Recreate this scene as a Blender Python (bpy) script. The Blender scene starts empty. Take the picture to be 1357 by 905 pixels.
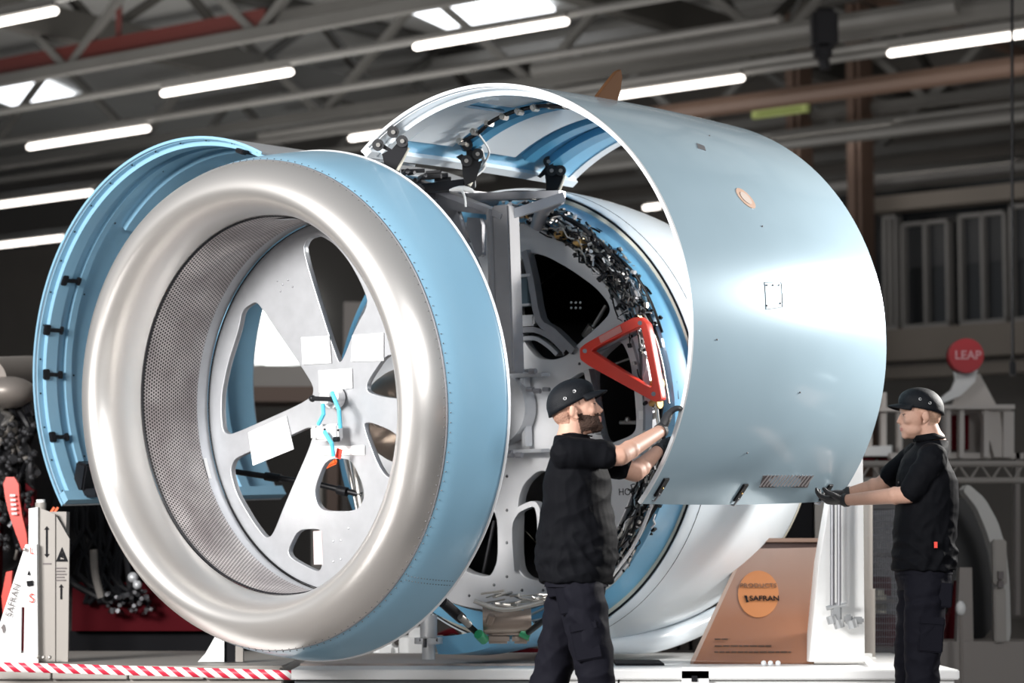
import bpy, bmesh, math, random
import numpy as np
from mathutils import Vector, Matrix, Euler, noise
PI = math.pi
C = bpy.context.scene.collection
S = bpy.context.scene

# ------------------------------------------------------------------ camera
FPX, TILT, ZC = 3201.0, math.radians(5.132), 1.0
cam_d = bpy.data.cameras.new('camera'); cam = bpy.data.objects.new('camera', cam_d); C.objects.link(cam)
cam.location = (0, 0, ZC); cam.rotation_euler = (PI/2 + TILT, 0, 0)
cam_d.sensor_width = 36; cam_d.lens = FPX/1357*36; cam_d.clip_end = 300
cam_d.dof.use_dof = True; cam_d.dof.focus_distance = 11.6; cam_d.dof.aperture_fstop = 2.1
S.camera = cam
# ------------------------------------------------------------------ world, lamps, exposure
w = bpy.data.worlds.new('world'); S.world = w; w.use_nodes = True
w.node_tree.nodes['Background'].inputs[0].default_value = (.80, .84, .9, 1)
w.node_tree.nodes['Background'].inputs[1].default_value = 0.19
S.view_settings.view_transform = 'Standard'; S.view_settings.look = 'None'
S.view_settings.exposure = 0.45; S.view_settings.gamma = 1; S.view_settings.use_curve_mapping = False
def area(name, loc, target, sx, sy, power, col=(1, 1, 1), spread=110):
    l = bpy.data.lights.new(name, 'AREA'); l.shape = 'RECTANGLE'; l.size = sx; l.size_y = sy; l.energy = power; l.color = col
    l.spread = math.radians(spread)
    o = bpy.data.objects.new(name, l); C.objects.link(o); o.location = loc
    o.rotation_euler = (Vector(target)-Vector(loc)).to_track_quat('-Z', 'Y').to_euler()
    return o
area('softbox_right', (4.8, 13.85, 3.2), (1.6, 12.3, 2.0), .7, .6, 105, (1, .97, .93), 90)
area('softbox_left', (-6.0, 5.6, 3.6), (-0.8, 12.2, 1.7), 2.8, 2.2, 255, (1, .98, .96), 80)
area('softbox_front_right', (3.6, 1.2, 4.6), (.3, 12.4, 1.7), 2.2, 1.6, 58, (1, 1, 1), 70)
area('added_roof_fill', (-6.0, 30.0, 2.2), (-6.0, 30.1, 9.0), 9, 9, 900, (1, .97, .93), 160)  # unseen fill added to brighten the roof, standing in for bounced hall light
area('added_roof_fill', (7.0, 24.0, 2.2), (7.0, 24.1, 9.0), 7, 7, 420, (1, .95, .90), 160)  # second added roof fill, no fixture of the hall

# ------------------------------------------------------------------ frames of reference
YAW = math.radians(37.9); PITCH = math.radians(3.05)
V2 = Vector((math.cos(YAW), -math.sin(YAW), 0)); A2 = Vector((math.sin(YAW), math.cos(YAW), 0))
AX = Vector((math.sin(YAW)*math.cos(PITCH), math.cos(YAW)*math.cos(PITCH), math.sin(PITCH)))
WX = V2.cross(AX)
FW = Vector((0, math.cos(TILT), math.sin(TILT))); UP = Vector((0, -math.sin(TILT), math.cos(TILT)))
CAMP = Vector((0, 0, ZC))
def ray(px, py): return Vector((1, 0, 0))*((px-678.5)/FPX) + UP*(-(py-452.5)/FPX) + FW
def at(px, py, Y):
    d = ray(px, py); return CAMP + d*(Y/d.y)
def atz(px, py, z):
    d = ray(px, py); return CAMP + d*((z-ZC)/d.z)
ORG = CAMP + ray(329.03, 537.1)*(FPX/270)
def eng(v, u, ww): return ORG + V2*v + AX*u + WX*ww
def eplane(px, py, u):
    d = ray(px, py); k = (ORG + AX*u - CAMP).dot(AX)/d.dot(AX); return CAMP + d*k
def to_e(p):
    d = p-ORG; return Vector((d.dot(V2), d.dot(AX), d.dot(WX)))
def hplane(px, py, hu):
    d = ray(px, py); return CAMP + d*(hu/d.dot(A2))
def hall(hv, hu, z): return V2*hv + A2*hu + Vector((0, 0, z))
EM = Matrix(((V2.x, AX.x, WX.x, ORG.x), (V2.y, AX.y, WX.y, ORG.y), (V2.z, AX.z, WX.z, ORG.z), (0, 0, 0, 1)))

# ------------------------------------------------------------------ materials
def mat(name, col, rough=.5, metal=0., emit=0., bump=0., scale=40., coat=0., var=0., stretch=(1, 1, 1), spec=.5):
    m = bpy.data.materials.new(name); m.use_nodes = True; nt = m.node_tree; b = nt.nodes['Principled BSDF']
    b.inputs['Base Color'].default_value = (*col, 1); b.inputs['Roughness'].default_value = rough
    b.inputs['Metallic'].default_value = metal; b.inputs['Coat Weight'].default_value = coat
    b.inputs['Specular IOR Level'].default_value = spec
    if emit: b.inputs['Emission Color'].default_value = (*col, 1); b.inputs['Emission Strength'].default_value = emit
    if bump or var:
        tc = nt.nodes.new('ShaderNodeTexCoord'); mp = nt.nodes.new('ShaderNodeMapping'); mp.inputs['Scale'].default_value = stretch
        nt.links.new(tc.outputs['Object'], mp.inputs[0])
        n = nt.nodes.new('ShaderNodeTexNoise'); n.inputs['Scale'].default_value = scale; n.inputs['Detail'].default_value = 4
        nt.links.new(mp.outputs[0], n.inputs['Vector'])
        if bump:
            bp = nt.nodes.new('ShaderNodeBump'); bp.inputs['Strength'].default_value = bump; bp.inputs['Distance'].default_value = .01
            nt.links.new(n.outputs[0], bp.inputs['Height']); nt.links.new(bp.outputs[0], b.inputs['Normal'])
        if var:
            mx = nt.nodes.new('ShaderNodeMix'); mx.data_type = 'RGBA'
            mx.inputs[6].default_value = (*[c*(1-var) for c in col], 1); mx.inputs[7].default_value = (*[min(1, c*(1+var)) for c in col], 1)
            nt.links.new(n.outputs[0], mx.inputs[0]); nt.links.new(mx.outputs[2], b.inputs['Base Color'])
    return m
M = {}
M['lip'] = mat('satin_aluminium', (.84, .81, .775), .33, .86, bump=.02, scale=6)
M['blue'] = mat('blue_primer', (.26, .475, .63), .33, 0, coat=.25, var=.05, scale=3)
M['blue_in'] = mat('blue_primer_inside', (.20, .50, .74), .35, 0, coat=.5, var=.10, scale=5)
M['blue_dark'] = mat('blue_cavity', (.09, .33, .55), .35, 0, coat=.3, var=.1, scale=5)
M['cowl'] = mat('blue_grey_skin', (.47, .63, .73), .19, .25, coat=.25, var=.07, scale=2.2)
M['tr'] = mat('pale_blue_skin', (.82, .89, .94), .3, 0, coat=.3, var=.03, scale=3)
M['white'] = mat('white_paint', (.84, .84, .83), .4, var=.03, scale=4)
M['cream'] = mat('cream_edge', (.78, .74, .62), .4)
M['edge'] = mat('bright_edge', (.88, .90, .92), .3, .3)
M['alu'] = mat('machined_aluminium', (.48, .49, .51), .42, .6, bump=.05, scale=14, var=.12)
M['alu_w'] = mat('bright_aluminium', (.68, .68, .69), .45, .5, var=.06, scale=9)
M['alu_d'] = mat('dull_aluminium', (.33, .33, .35), .42, .7, var=.2, scale=9)
M['steel'] = mat('steel_tube', (.50, .48, .45), .36, .85)
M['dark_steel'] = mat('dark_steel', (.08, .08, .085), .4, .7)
M['black'] = mat('black_plastic', (.010, .010, .012), .4, spec=.25)
M['brass'] = mat('brass_fitting', (.65, .42, .16), .35, .8)
M['rubber'] = mat('black_rubber', (.02, .02, .022), .6)
M['paper'] = mat('white_paper', (.88, .88, .88), .8)
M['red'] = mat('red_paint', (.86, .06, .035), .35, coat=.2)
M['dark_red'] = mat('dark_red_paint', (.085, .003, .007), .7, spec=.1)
M['silver_skin'] = mat('silver_skin', (.66, .69, .72), .35, .25)
M['frame'] = mat('matte_frame', (.19, .19, .20), .6, .2, var=.2, scale=6)
M['orange'] = mat('orange_flag', (.9, .13, .02), .5)
M['strap'] = mat('light_blue_strap', (.10, .55, .78), .5)
M['green'] = mat('green_cap', (.02, .28, .12), .4)
M['grey'] = mat('grey_paint', (.30, .29, .28), .5, var=.06, scale=4)
M['greige'] = mat('warm_grey_paint', (.31, .285, .26), .5, var=.05, scale=4)
M['beige'] = mat('beige_panel', (.20, .175, .15), .6, var=.1, scale=1.5)
M['struct'] = mat('roof_steel_grey', (.13, .127, .12), .5, var=.2, scale=1)
M['struct_d'] = mat('roof_steel_dark', (.055, .052, .047), .6, var=.2, scale=1)
M['red_pipe'] = mat('red_brown_pipe', (.11, .022, .018), .5)
M['brown_pipe'] = mat('brown_beam', (.12, .075, .055), .6)
M['roof'] = mat('roof_sheet', (.42, .42, .41), .7, var=.25, scale=.25)
M['floor'] = mat('hall_floor_paint', (.14, .13, .125), .25, bump=.02, scale=8, var=.1)
M['tube'] = mat('fluorescent_tube', (1, .93, .86), .5, emit=3.2)
M['sky'] = mat('skylight_glow', (.93, .96, 1), .5, emit=2.4)
M['win'] = mat('bright_window', (.97, 1, .98), .5, emit=1.9)
M['glass_d'] = mat('dark_glass', (.02, .022, .024), .12, 0, spec=.6)
M['glass_g'] = mat('grey_glass', (.045, .047, .05), .2)
M['wall'] = mat('back_wall_panel', (.13, .12, .11), .7, var=.15, scale=.5)
M['sign_g'] = mat('green_sign', (.40, .46, .16), .5, emit=.12)
M['ink'] = mat('dark_ink', (.014, .014, .016), .8, spec=.08)
M['ink_g'] = mat('grey_ink', (.14, .12, .12), .6)
M['stripe'] = mat('brown_varnish', (.075, .035, .016), .85, spec=.08)
M['tan'] = mat('tan_print', (.62, .42, .32), .5)
M['vent'] = mat('vent_slat', (.50, .46, .46), .4, .4)
M['skin'] = mat('skin', (.58, .335, .245), .56, bump=.04, scale=90, var=.07)
M['lipskin'] = mat('lips', (.52, .22, .18), .5)
M['beard'] = mat('brown_beard', (.038, .018, .011), .85, bump=.8, scale=160, var=.4)
M['hair'] = mat('short_hair', (.36, .20, .14), .75, bump=.6, scale=160, var=.4)
M['fair'] = mat('fair_hair', (.56, .34, .23), .75, bump=.5, scale=160, var=.3)
M['eye'] = mat('eye_white', (.75, .72, .70), .2)
M['iris'] = mat('iris', (.03, .04, .05), .15)
M['cloth'] = mat('black_jersey', (.0055, .0058, .0075), .7, bump=.15, scale=260, spec=.05)
M['twill'] = mat('dark_navy_twill', (.0085, .0085, .013), .7, bump=.2, scale=300, spec=.06)
M['cap'] = mat('black_cap_cloth', (.0035, .0048, .0075), .6, bump=.3, scale=220, spec=.25)
M['glove'] = mat('grey_black_glove', (.022, .022, .024), .6, bump=.4, scale=200)
def nodes(m): return m.node_tree, m.node_tree.nodes['Principled BSDF']
def tape_mat():
    m = bpy.data.materials.new('red_white_tape'); m.use_nodes = True; nt, b = nodes(m)
    tc = nt.nodes.new('ShaderNodeTexCoord'); sp = nt.nodes.new('ShaderNodeSeparateXYZ'); nt.links.new(tc.outputs['UV'], sp.inputs[0])
    a = nt.nodes.new('ShaderNodeMath'); a.operation = 'ADD'; nt.links.new(sp.outputs[0], a.inputs[0]); nt.links.new(sp.outputs[1], a.inputs[1])
    fr = nt.nodes.new('ShaderNodeMath'); fr.operation = 'FRACT'; nt.links.new(a.outputs[0], fr.inputs[0])
    g = nt.nodes.new('ShaderNodeMath'); g.operation = 'GREATER_THAN'; g.inputs[1].default_value = .52; nt.links.new(fr.outputs[0], g.inputs[0])
    mx = nt.nodes.new('ShaderNodeMix'); mx.data_type = 'RGBA'; mx.inputs[6].default_value = (.8, .78, .76, 1); mx.inputs[7].default_value = (.55, .02, .05, 1)
    nt.links.new(g.outputs[0], mx.inputs[0]); nt.links.new(mx.outputs[2], b.inputs['Base Color']); b.inputs['Roughness'].default_value = .45
    return m
M['tape'] = tape_mat()
def liner_mat():
    m = bpy.data.materials.new('perforated_liner'); m.use_nodes = True; nt, b = nodes(m); N = nt.nodes.new; L = nt.links.new
    tc = N('ShaderNodeTexCoord')
    def dots(off):
        mp = N('ShaderNodeMapping'); mp.inputs['Scale'].default_value = (54, 54/1.732, 1); mp.inputs['Location'].default_value = (off, off, 0)
        L(tc.outputs['UV'], mp.inputs[0])
        fr = N('ShaderNodeVectorMath'); fr.operation = 'FRACTION'; L(mp.outputs[0], fr.inputs[0])
        sb = N('ShaderNodeVectorMath'); sb.operation = 'SUBTRACT'; sb.inputs[1].default_value = (.5, .5, 0); L(fr.outputs[0], sb.inputs[0])
        ml = N('ShaderNodeVectorMath'); ml.operation = 'MULTIPLY'; ml.inputs[1].default_value = (1, 1.732, 0); L(sb.outputs[0], ml.inputs[0])
        ln = N('ShaderNodeVectorMath'); ln.operation = 'LENGTH'; L(ml.outputs[0], ln.inputs[0]); return ln
    a, c = dots(0), dots(.5)
    mn = N('ShaderNodeMath'); mn.operation = 'MINIMUM'; L(a.outputs['Value'], mn.inputs[0]); L(c.outputs['Value'], mn.inputs[1])
    rp = N('ShaderNodeMapRange'); rp.inputs[1].default_value = .27; rp.inputs[2].default_value = .40; L(mn.outputs[0], rp.inputs[0])
    ns = N('ShaderNodeTexNoise'); ns.inputs['Scale'].default_value = 3.5; L(tc.outputs['UV'], ns.inputs['Vector'])
    r2 = N('ShaderNodeMapRange'); r2.inputs[1].default_value = .35; r2.inputs[2].default_value = .7; r2.inputs[3].default_value = .0; r2.inputs[4].default_value = 1; L(ns.outputs[0], r2.inputs[0])
    m0 = N('ShaderNodeMix'); m0.data_type = 'RGBA'; m0.inputs[6].default_value = (.34, .30, .30, 1); m0.inputs[7].default_value = (.66, .62, .61, 1); L(r2.outputs[0], m0.inputs[0])
    mx = N('ShaderNodeMix'); mx.data_type = 'RGBA'; mx.inputs[6].default_value = (.018, .014, .014, 1); L(rp.outputs[0], mx.inputs[0]); L(m0.outputs[2], mx.inputs[7])
    L(mx.outputs[2], b.inputs['Base Color']); b.inputs['Roughness'].default_value = .38; b.inputs['Metallic'].default_value = .0
    return m
M['liner'] = liner_mat()
def panel_mat():
    # printed board: orange fading to grey towards its upper corners (a print, fixed to the board)
    m = bpy.data.materials.new('printed_board'); m.use_nodes = True; nt, b = nodes(m); N = nt.nodes.new; L = nt.links.new
    tc = N('ShaderNodeTexCoord'); sp = N('ShaderNodeSeparateXYZ'); L(tc.outputs['Generated'], sp.inputs[0])
    ns = N('ShaderNodeTexNoise'); ns.inputs['Scale'].default_value = 2.2; L(tc.outputs['Generated'], ns.inputs['Vector'])
    mx = N('ShaderNodeMix'); mx.data_type = 'RGBA'; mx.inputs[6].default_value = (.24, .13, .09, 1); mx.inputs[7].default_value = (.36, .14, .065, 1); L(ns.outputs[0], mx.inputs[0])
    r = N('ShaderNodeMapRange'); r.inputs[1].default_value = .62; r.inputs[2].default_value = 1.05; L(sp.outputs[2], r.inputs[0])
    m2 = N('ShaderNodeMix'); m2.data_type = 'RGBA'; m2.inputs[7].default_value = (.40, .37, .35, 1); L(mx.outputs[2], m2.inputs[6]); L(r.outputs[0], m2.inputs[0])
    L(m2.outputs[2], b.inputs['Base Color']); b.inputs['Roughness'].default_value = .25
    return m
M['board'] = panel_mat(); M['sign_red'] = mat('sign_red', (.42, .012, .02), .5)

# ------------------------------------------------------------------ object helpers
WM = {}                                     # world matrices of parents
def place(o, parent, mw):
    C.objects.link(o)
    if parent is not None:
        o.parent = parent; o.matrix_basis = WM[parent.name].inverted() @ mw
    else: o.matrix_basis = mw
    WM[o.name] = mw
def thing(name, label, cat, loc, group=None, mw=None):
    o = bpy.data.objects.new(name, None); o.empty_display_size = .1
    place(o, None, mw if mw is not None else Matrix.Translation(Vector(loc)))
    o['label'] = label; o['category'] = cat
    if group: o['group'] = group
    return o
def tag(o, label, cat, group=None):
    o['label'] = label; o['category'] = cat
    if group: o['group'] = group
    return o
def link(name, me, m, parent=None, smooth=True, mw=None, base=False, kind=None, label=None, auto=None):
    """me has WORLD coordinates; the object gets parent's frame (or its own base point)"""
    if isinstance(me, bmesh.types.BMesh):
        bm = me; bmesh.ops.recalc_face_normals(bm, faces=bm.faces)
        me = bpy.data.meshes.new(name); bm.to_mesh(me); bm.free()
    if mw is None:
        if parent is not None: mw = WM[parent.name].copy()
        else:
            co = np.empty(len(me.vertices)*3); me.vertices.foreach_get('co', co); co = co.reshape(-1, 3)
            mw = Matrix.Translation(Vector(((co[:, 0].min()+co[:, 0].max())/2, (co[:, 1].min()+co[:, 1].max())/2, co[:, 2].min())))
    me.transform(mw.inverted())
    for x in (m if isinstance(m, (list, tuple)) else [m]):
        me.materials.append(M[x] if isinstance(x, str) else x)
    if smooth:
        me.polygons.foreach_set('use_smooth', [True]*len(me.polygons))
        if auto is None: auto = 35
        me.set_sharp_from_angle(angle=math.radians(auto))
    o = bpy.data.objects.new(name, me); place(o, parent, mw)
    if kind: o['kind'] = kind
    if label: o['label'] = label
    return o
def add_box(bm, c, sx, sy, sz, R=None, bev=0):
    r = bmesh.ops.create_cube(bm, size=1); vs = r['verts']
    T = Matrix.Translation(Vector(c)) @ (R.to_4x4() if R is not None else Matrix()) @ Matrix.Diagonal((sx, sy, sz, 1))
    bmesh.ops.transform(bm, matrix=T, verts=vs)
    if bev:
        es = list({e for v in vs for e in v.link_edges}); bmesh.ops.bevel(bm, geom=es, offset=bev, segments=2, affect='EDGES')
def add_tube(bm, pts, r, n=8, rs=None):
    pts = [Vector(p) for p in pts]; rings = []
    t0 = (pts[1]-pts[0]).normalized(); up = Vector((0, 0, 1)) if abs(t0.z) < .9 else Vector((1, 0, 0)); nrm = t0.cross(up).normalized()
    for i, p in enumerate(pts):
        t = (pts[min(i+1, len(pts)-1)]-pts[max(i-1, 0)]).normalized()
        nrm = (nrm - t*nrm.dot(t)).normalized(); b = t.cross(nrm); rr = rs[i] if rs else r
        rings.append([bm.verts.new(p + (nrm*math.cos(k*2*PI/n) + b*math.sin(k*2*PI/n))*rr) for k in range(n)])
    for a, b in zip(rings, rings[1:]):
        for k in range(n): bm.faces.new((a[k], a[(k+1) % n], b[(k+1) % n], b[k]))
    bm.faces.new(rings[0][::-1]); bm.faces.new(rings[-1])
def smooth_path(pts, k=4):
    pts = [Vector(p) for p in pts]; out = []
    for i in range(len(pts)-1):
        p0, p1, p2, p3 = pts[max(i-1, 0)], pts[i], pts[i+1], pts[min(i+2, len(pts)-1)]
        for j in range(k):
            t = j/k; out.append(.5*((2*p1)+(-p0+p2)*t+(2*p0-5*p1+4*p2-p3)*t*t+(-p0+3*p1-3*p2+p3)*t**3))
    out.append(pts[-1]); return out
def add_ball(bm, c, rx, ry=None, rz=None, R=None, sub=2):
    ry = ry or rx; rz = rz or rx
    r = bmesh.ops.create_icosphere(bm, subdivisions=sub, radius=1)
    bmesh.ops.transform(bm, matrix=Matrix.Translation(Vector(c)) @ (R.to_4x4() if R is not None else Matrix()) @ Matrix.Diagonal((rx, ry, rz, 1)), verts=r['verts'])
def chaikin(p, k=2, q=.25):
    for _ in range(k):
        o = []
        for i in range(len(p)):
            a, b = p[i], p[(i+1) % len(p)]
            o += [(a[0]*(1-q)+b[0]*q, a[1]*(1-q)+b[1]*q), (a[0]*q+b[0]*(1-q), a[1]*q+b[1]*(1-q))]
        p = o
    return p
TMP = bpy.data.scenes.new('tmp')
def evaluated(o):
    TMP.collection.objects.link(o)
    with bpy.context.temp_override(scene=TMP, view_layer=TMP.view_layers[0]):
        dg = bpy.context.evaluated_depsgraph_get(); dg.update()
        me = bpy.data.meshes.new_from_object(o.evaluated_get(dg), depsgraph=dg)
    bpy.data.objects.remove(o); return me
def plate(name, loops, O, ex, ey, thick, m, parent=None, bevel=0., kind=None, label=None):
    """loops (outer, holes...) in the plane O + x*ex + y*ey, extruded to both sides"""
    cu = bpy.data.curves.new('tmp', 'CURVE'); cu.dimensions = '2D'; cu.fill_mode = 'BOTH'; cu.extrude = thick/2; cu.bevel_depth = bevel; cu.bevel_resolution = 1
    for lp in loops:
        s = cu.splines.new('POLY'); s.points.add(len(lp)-1); s.use_cyclic_u = True
        for i, p in enumerate(lp): s.points[i].co = (p[0], p[1], 0, 1)
    me = evaluated(bpy.data.objects.new('tmp', cu)); bpy.data.curves.remove(cu)
    ex = Vector(ex); ey = Vector(ey); ez = ex.cross(ey)
    me.transform(Matrix(((ex.x, ey.x, ez.x, O[0]), (ex.y, ey.y, ez.y, O[1]), (ex.z, ey.z, ez.z, O[2]), (0, 0, 0, 1))))
    me.materials.clear(); me.name = name
    return link(name, me, m, parent, kind=kind, label=label)
def text(name, s, O, ex, ey, size, m, parent=None, ext=.001, align='CENTER', label=None, bold=0.):
    cu = bpy.data.curves.new('tmp', 'FONT'); cu.body = s; cu.size = size; cu.extrude = ext; cu.align_x = align; cu.align_y = 'CENTER'; cu.offset = bold
    me = evaluated(bpy.data.objects.new('tmp', cu)); bpy.data.curves.remove(cu)
    ex = Vector(ex).normalized(); ey = Vector(ey).normalized(); ez = ex.cross(ey)
    me.transform(Matrix(((ex.x, ey.x, ez.x, O[0]), (ex.y, ey.y, ez.y, O[1]), (ex.z, ey.z, ez.z, O[2]), (0, 0, 0, 1))))
    me.materials.clear(); me.name = name
    return link(name, me, m, parent, smooth=False, label=label)
def splate(name, pts, Y, thick, m, parent=None, holes=(), bevel=0., label=None, kind=None):
    """upright plate facing the hall's visitors at depth Y"""
    def c2(p): q = at(p[0], p[1], Y); return (q.x, q.z)
    return plate(name, [[c2(p) for p in pts]]+[[c2(p) for p in h] for h in holes], (0, Y+thick/2, 0), (1, 0, 0), (0, 0, 1), thick, m, parent, bevel, label=label, kind=kind)
def eplate(name, pts, u, thick, m, parent, holes=(), bevel=0., label=None, raw=False):
    def c2(p):
        if raw: return p
        q = to_e(eplane(p[0], p[1], u)); return (q.x, q.z)
    return plate(name, [[c2(p) for p in pts]]+[[c2(p) for p in h] for h in holes], eng(0, u+thick/2, 0), V2, WX, thick, m, parent, bevel, label=label)
def surf(rows, closed=False):
    """grid of world points -> bmesh"""
    bm = bmesh.new(); vs = [[bm.verts.new(p) for p in r] for r in rows]
    for a, b in zip(vs, vs[1:]):
        n = len(a)
        for k in range(n if closed else n-1): bm.faces.new((a[k], a[(k+1) % n], b[(k+1) % n], b[k]))
    return bm
def lathe(name, prof, m, parent, shear=None, seg=128, uv=False, kind=None, a0=0, a1=360, centre=None, label=None):
    """prof [(u, R)] turned about the engine axis"""
    closed = (a1-a0) >= 360; n = seg if closed else seg+1; rows = []
    for k in range(len(prof)):
        u, R = prof[k]; cv, cw = centre(u) if centre else (0, 0); row = []
        for i in range(n):
            ph = math.radians(a0+(a1-a0)*i/seg); v = cv+R*math.sin(ph); ww = cw+R*math.cos(ph)
            row.append(eng(v, u+(shear(u)*ww if shear else 0), ww))
        rows.append(row)
    bm = surf(rows, closed)
    if uv:
        bm.verts.index_update(); bm.verts.ensure_lookup_table(); L = bm.loops.layers.uv.new('UVMap'); s = [0]
        for p, q in zip(prof, prof[1:]): s.append(s[-1]+math.hypot(p[0]-q[0], p[1]-q[1]))
        for f in bm.faces:
            idx = [l.vert.index for l in f.loops]; cols = [i % n for i in idx]; wrap = closed and max(cols)-min(cols) > 2
            for l in f.loops:
                i = l.vert.index; c = i % n
                if wrap and c == 0: c = n
                l[L].uv = (c/seg*math.radians(a1-a0)*prof[0][1], s[i//n])
    return link(name, bm, m, parent, kind=kind, label=label)
def ring_pts(u, R, a0, a1, n, cv=0, cw=0):
    return [eng(cv+R*math.sin(math.radians(a0+(a1-a0)*i/n)), u, cw+R*math.cos(math.radians(a0+(a1-a0)*i/n))) for i in range(n+1)]
# ================================================================== hall
def struct(name, bm, m, smooth=False, kind='structure'): return link(name, bm, m, None, smooth=smooth, kind=kind)
bm = bmesh.new(); add_box(bm, (0, 35, -.05), 90, 100, .1); struct('floor', bm, 'floor')
WU = 38.0                                    # back wall stands square to the engine's own direction
def wall_box(bm, hv0, hv1, z0, z1, u0, u1):
    vs = [hall(v, u, z) for v in (hv0, hv1) for u in (u0, u1) for z in (z0, z1)]
    v = [bm.verts.new(p) for p in vs]
    for f in ((0, 1, 3, 2), (4, 6, 7, 5), (0, 4, 5, 1), (2, 3, 7, 6), (0, 2, 6, 4), (1, 5, 7, 3)): bm.faces.new([v[i] for i in f])
def hv_of(px, py, hu): return hplane(px, py, hu).dot(V2)
def z_of(px, py, hu): return hplane(px, py, hu).z
bm = bmesh.new(); wall_box(bm, -75, 20, 0, 10.5, WU, WU+.3); struct('wall_back', bm, 'wall')
bm = bmesh.new(); wall_box(bm, -75, 20, 10.2, 10.4, 14, WU+.5); struct('ceiling', bm, 'roof')
# lighter wall field low on the left, brown-grey
bm = bmesh.new(); wall_box(bm, hv_of(-200, 400, WU-.4), hv_of(120, 400, WU-.4), z_of(60, 492, WU-.4), z_of(60, 325, WU-.4), WU-.4, WU-.05); struct('trim_1', bm, 'beige')
# gallery on the right with its office windows
GU = 33.0
g0, g1 = hv_of(1150, 350, GU), hv_of(1420, 350, GU)
def gz(py, px=1260): return z_of(px, py, GU)
def gx(px, py=350): return hv_of(px, py, GU)
bm = bmesh.new()
wall_box(bm, gx(1168), g1+4, gz(276), gz(256), GU-.35, GU)
wall_box(bm, gx(1100), g1+4, gz(478), gz(436), GU-.5, GU)
wall_box(bm, gx(1100), g1+4, gz(500), gz(484), GU-.3, GU)
struct('trim_2', bm, 'beige')
bm = bmesh.new(); wall_box(bm, gx(1100), g1+6, gz(432), gz(240), GU+.25, GU+.4); struct('wall_gallery', bm, 'glass_d')
n = 0
for a, b, top in ((1172, 1190, 288), (1196, 1258, 300), (1272, 1334, 296), (1340, 1400, 290)):
    n += 1
    bm = bmesh.new()
    for (c0, c1, d0, d1) in ((a, a+3, 430, top-10), (b-3, b, 430, top-10), (a, b, 432, 427), (a, b, top-6, top-10), ((a+b)/2-1.5, (a+b)/2+1.5, 430, top-10)):
        wall_box(bm, gx(c0), gx(c1), gz(d0), gz(d1), GU-.05, GU+.15)
    f = struct('window_%d' % n, bm, 'grey')
    bm = bmesh.new(); wall_box(bm, gx(a+2), gx((a+b)/2), gz(350), gz(top-6), GU+.1, GU+.14); link('pane', bm, 'glass_g', f, smooth=False)
    bm = bmesh.new(); wall_box(bm, gx((a+b)/2), gx(b-2), gz(350), gz(top-6), GU+.1, GU+.14); link('pane', bm, 'glass_g', f, smooth=False)
    bm = bmesh.new(); wall_box(bm, gx(a+2), gx(b-2), gz(428), gz(351), GU+.1, GU+.14); link('pane', bm, 'glass_d', f, smooth=False)
# columns carrying the gallery
for k, px in enumerate((1180, 1100)):
    bm = bmesh.new(); wall_box(bm, gx(px-13), gx(px-3), 0, 9.5, GU-1.0, GU-.6)
    wall_box(bm, gx(px+1), gx(px+5), 0, 9.5, GU-1.0, GU-.6)
    struct('trim_%d' % (3+k), bm, 'brown_pipe')
# bright window bands far behind the engine (seen through its openings)
n = 5
for (x0, x1, y0, y1) in ((300, 352, 392, 484), (356, 405, 392, 484), (505, 535, 470, 500), (700, 740, 420, 470)):
    bm = bmesh.new(); wall_box(bm, hv_of(x0, 440, WU-.2), hv_of(x1, 440, WU-.2), z_of(x0, y1, WU-.2), z_of(x0, y0, WU-.2), WU-.3, WU-.05)
    struct('window_%d' % n, bm, 'win'); n += 1
# skylights
for pts in (((535, 8), (592, 34), (735, 10), (690, -22)), ((-30, 118), (30, 142), (104, 128), (52, 104))):
    ps = [atz(x, y, 10.15) for x, y in pts]; bm = bmesh.new()
    lo = [bm.verts.new(p-Vector((0, 0, .06))) for p in ps]; hi = [bm.verts.new(p) for p in ps]
    bm.faces.new(lo); bm.faces.new(hi[::-1])
    for i in range(4): bm.faces.new((lo[i], lo[(i+1) % 4], hi[(i+1) % 4], hi[i]))
    struct('window_%d' % n, bm, 'sky'); n += 1
# roof frames
def bar(bm, p, q, w_, h_=None):
    p, q = Vector(p), Vector(q); d = (q-p); L = d.length; R = d.to_track_quat('Y', 'Z').to_matrix(); add_box(bm, (p+q)/2, w_, L, h_ or w_, R)
k = 0
for hu, z0, z1, dz, col in ((18.5, 8.3, 9.9, 1.7, 'struct'), (23.4, 8.1, 9.7, 1.9, 'struct'), (28.0, 8.0, 9.7, 2.1, 'struct'), (32.4, 7.9, 9.7, 2.1, 'struct'), (36.0, 7.9, 9.7, 2.3, 'struct')):
    bm = bmesh.new(); a0, a1 = -34, 14
    bar(bm, hall(a0, hu, z0), hall(a1, hu, z0), .16); bar(bm, hall(a0, hu, z1), hall(a1, hu, z1), .18)
    v = a0; up_ = True
    while v < a1:
        bar(bm, hall(v, hu, z0 if up_ else z1), hall(v+dz, hu, z1 if up_ else z0), .11); v += dz; up_ = not up_
    o = struct('roof_truss', bm, col)
for hv in (-27, -19.5, -12.5, -5.8, .8, 7.2):
    bm = bmesh.new()
    bar(bm, hall(hv, 14, 8.9), hall(hv, 37.5, 8.9), .30, .45); bar(bm, hall(hv, 14, 10.05), hall(hv, 37.5, 10.05), .3, .2)
    u = 15.; up_ = True
    while u < 37:
        bar(bm, hall(hv, u, 8.9 if up_ else 10), hall(hv, u+1.6, 10 if up_ else 8.9), .12); u += 1.6; up_ = not up_
    struct('roof_beam', bm, 'struct_d')
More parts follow.
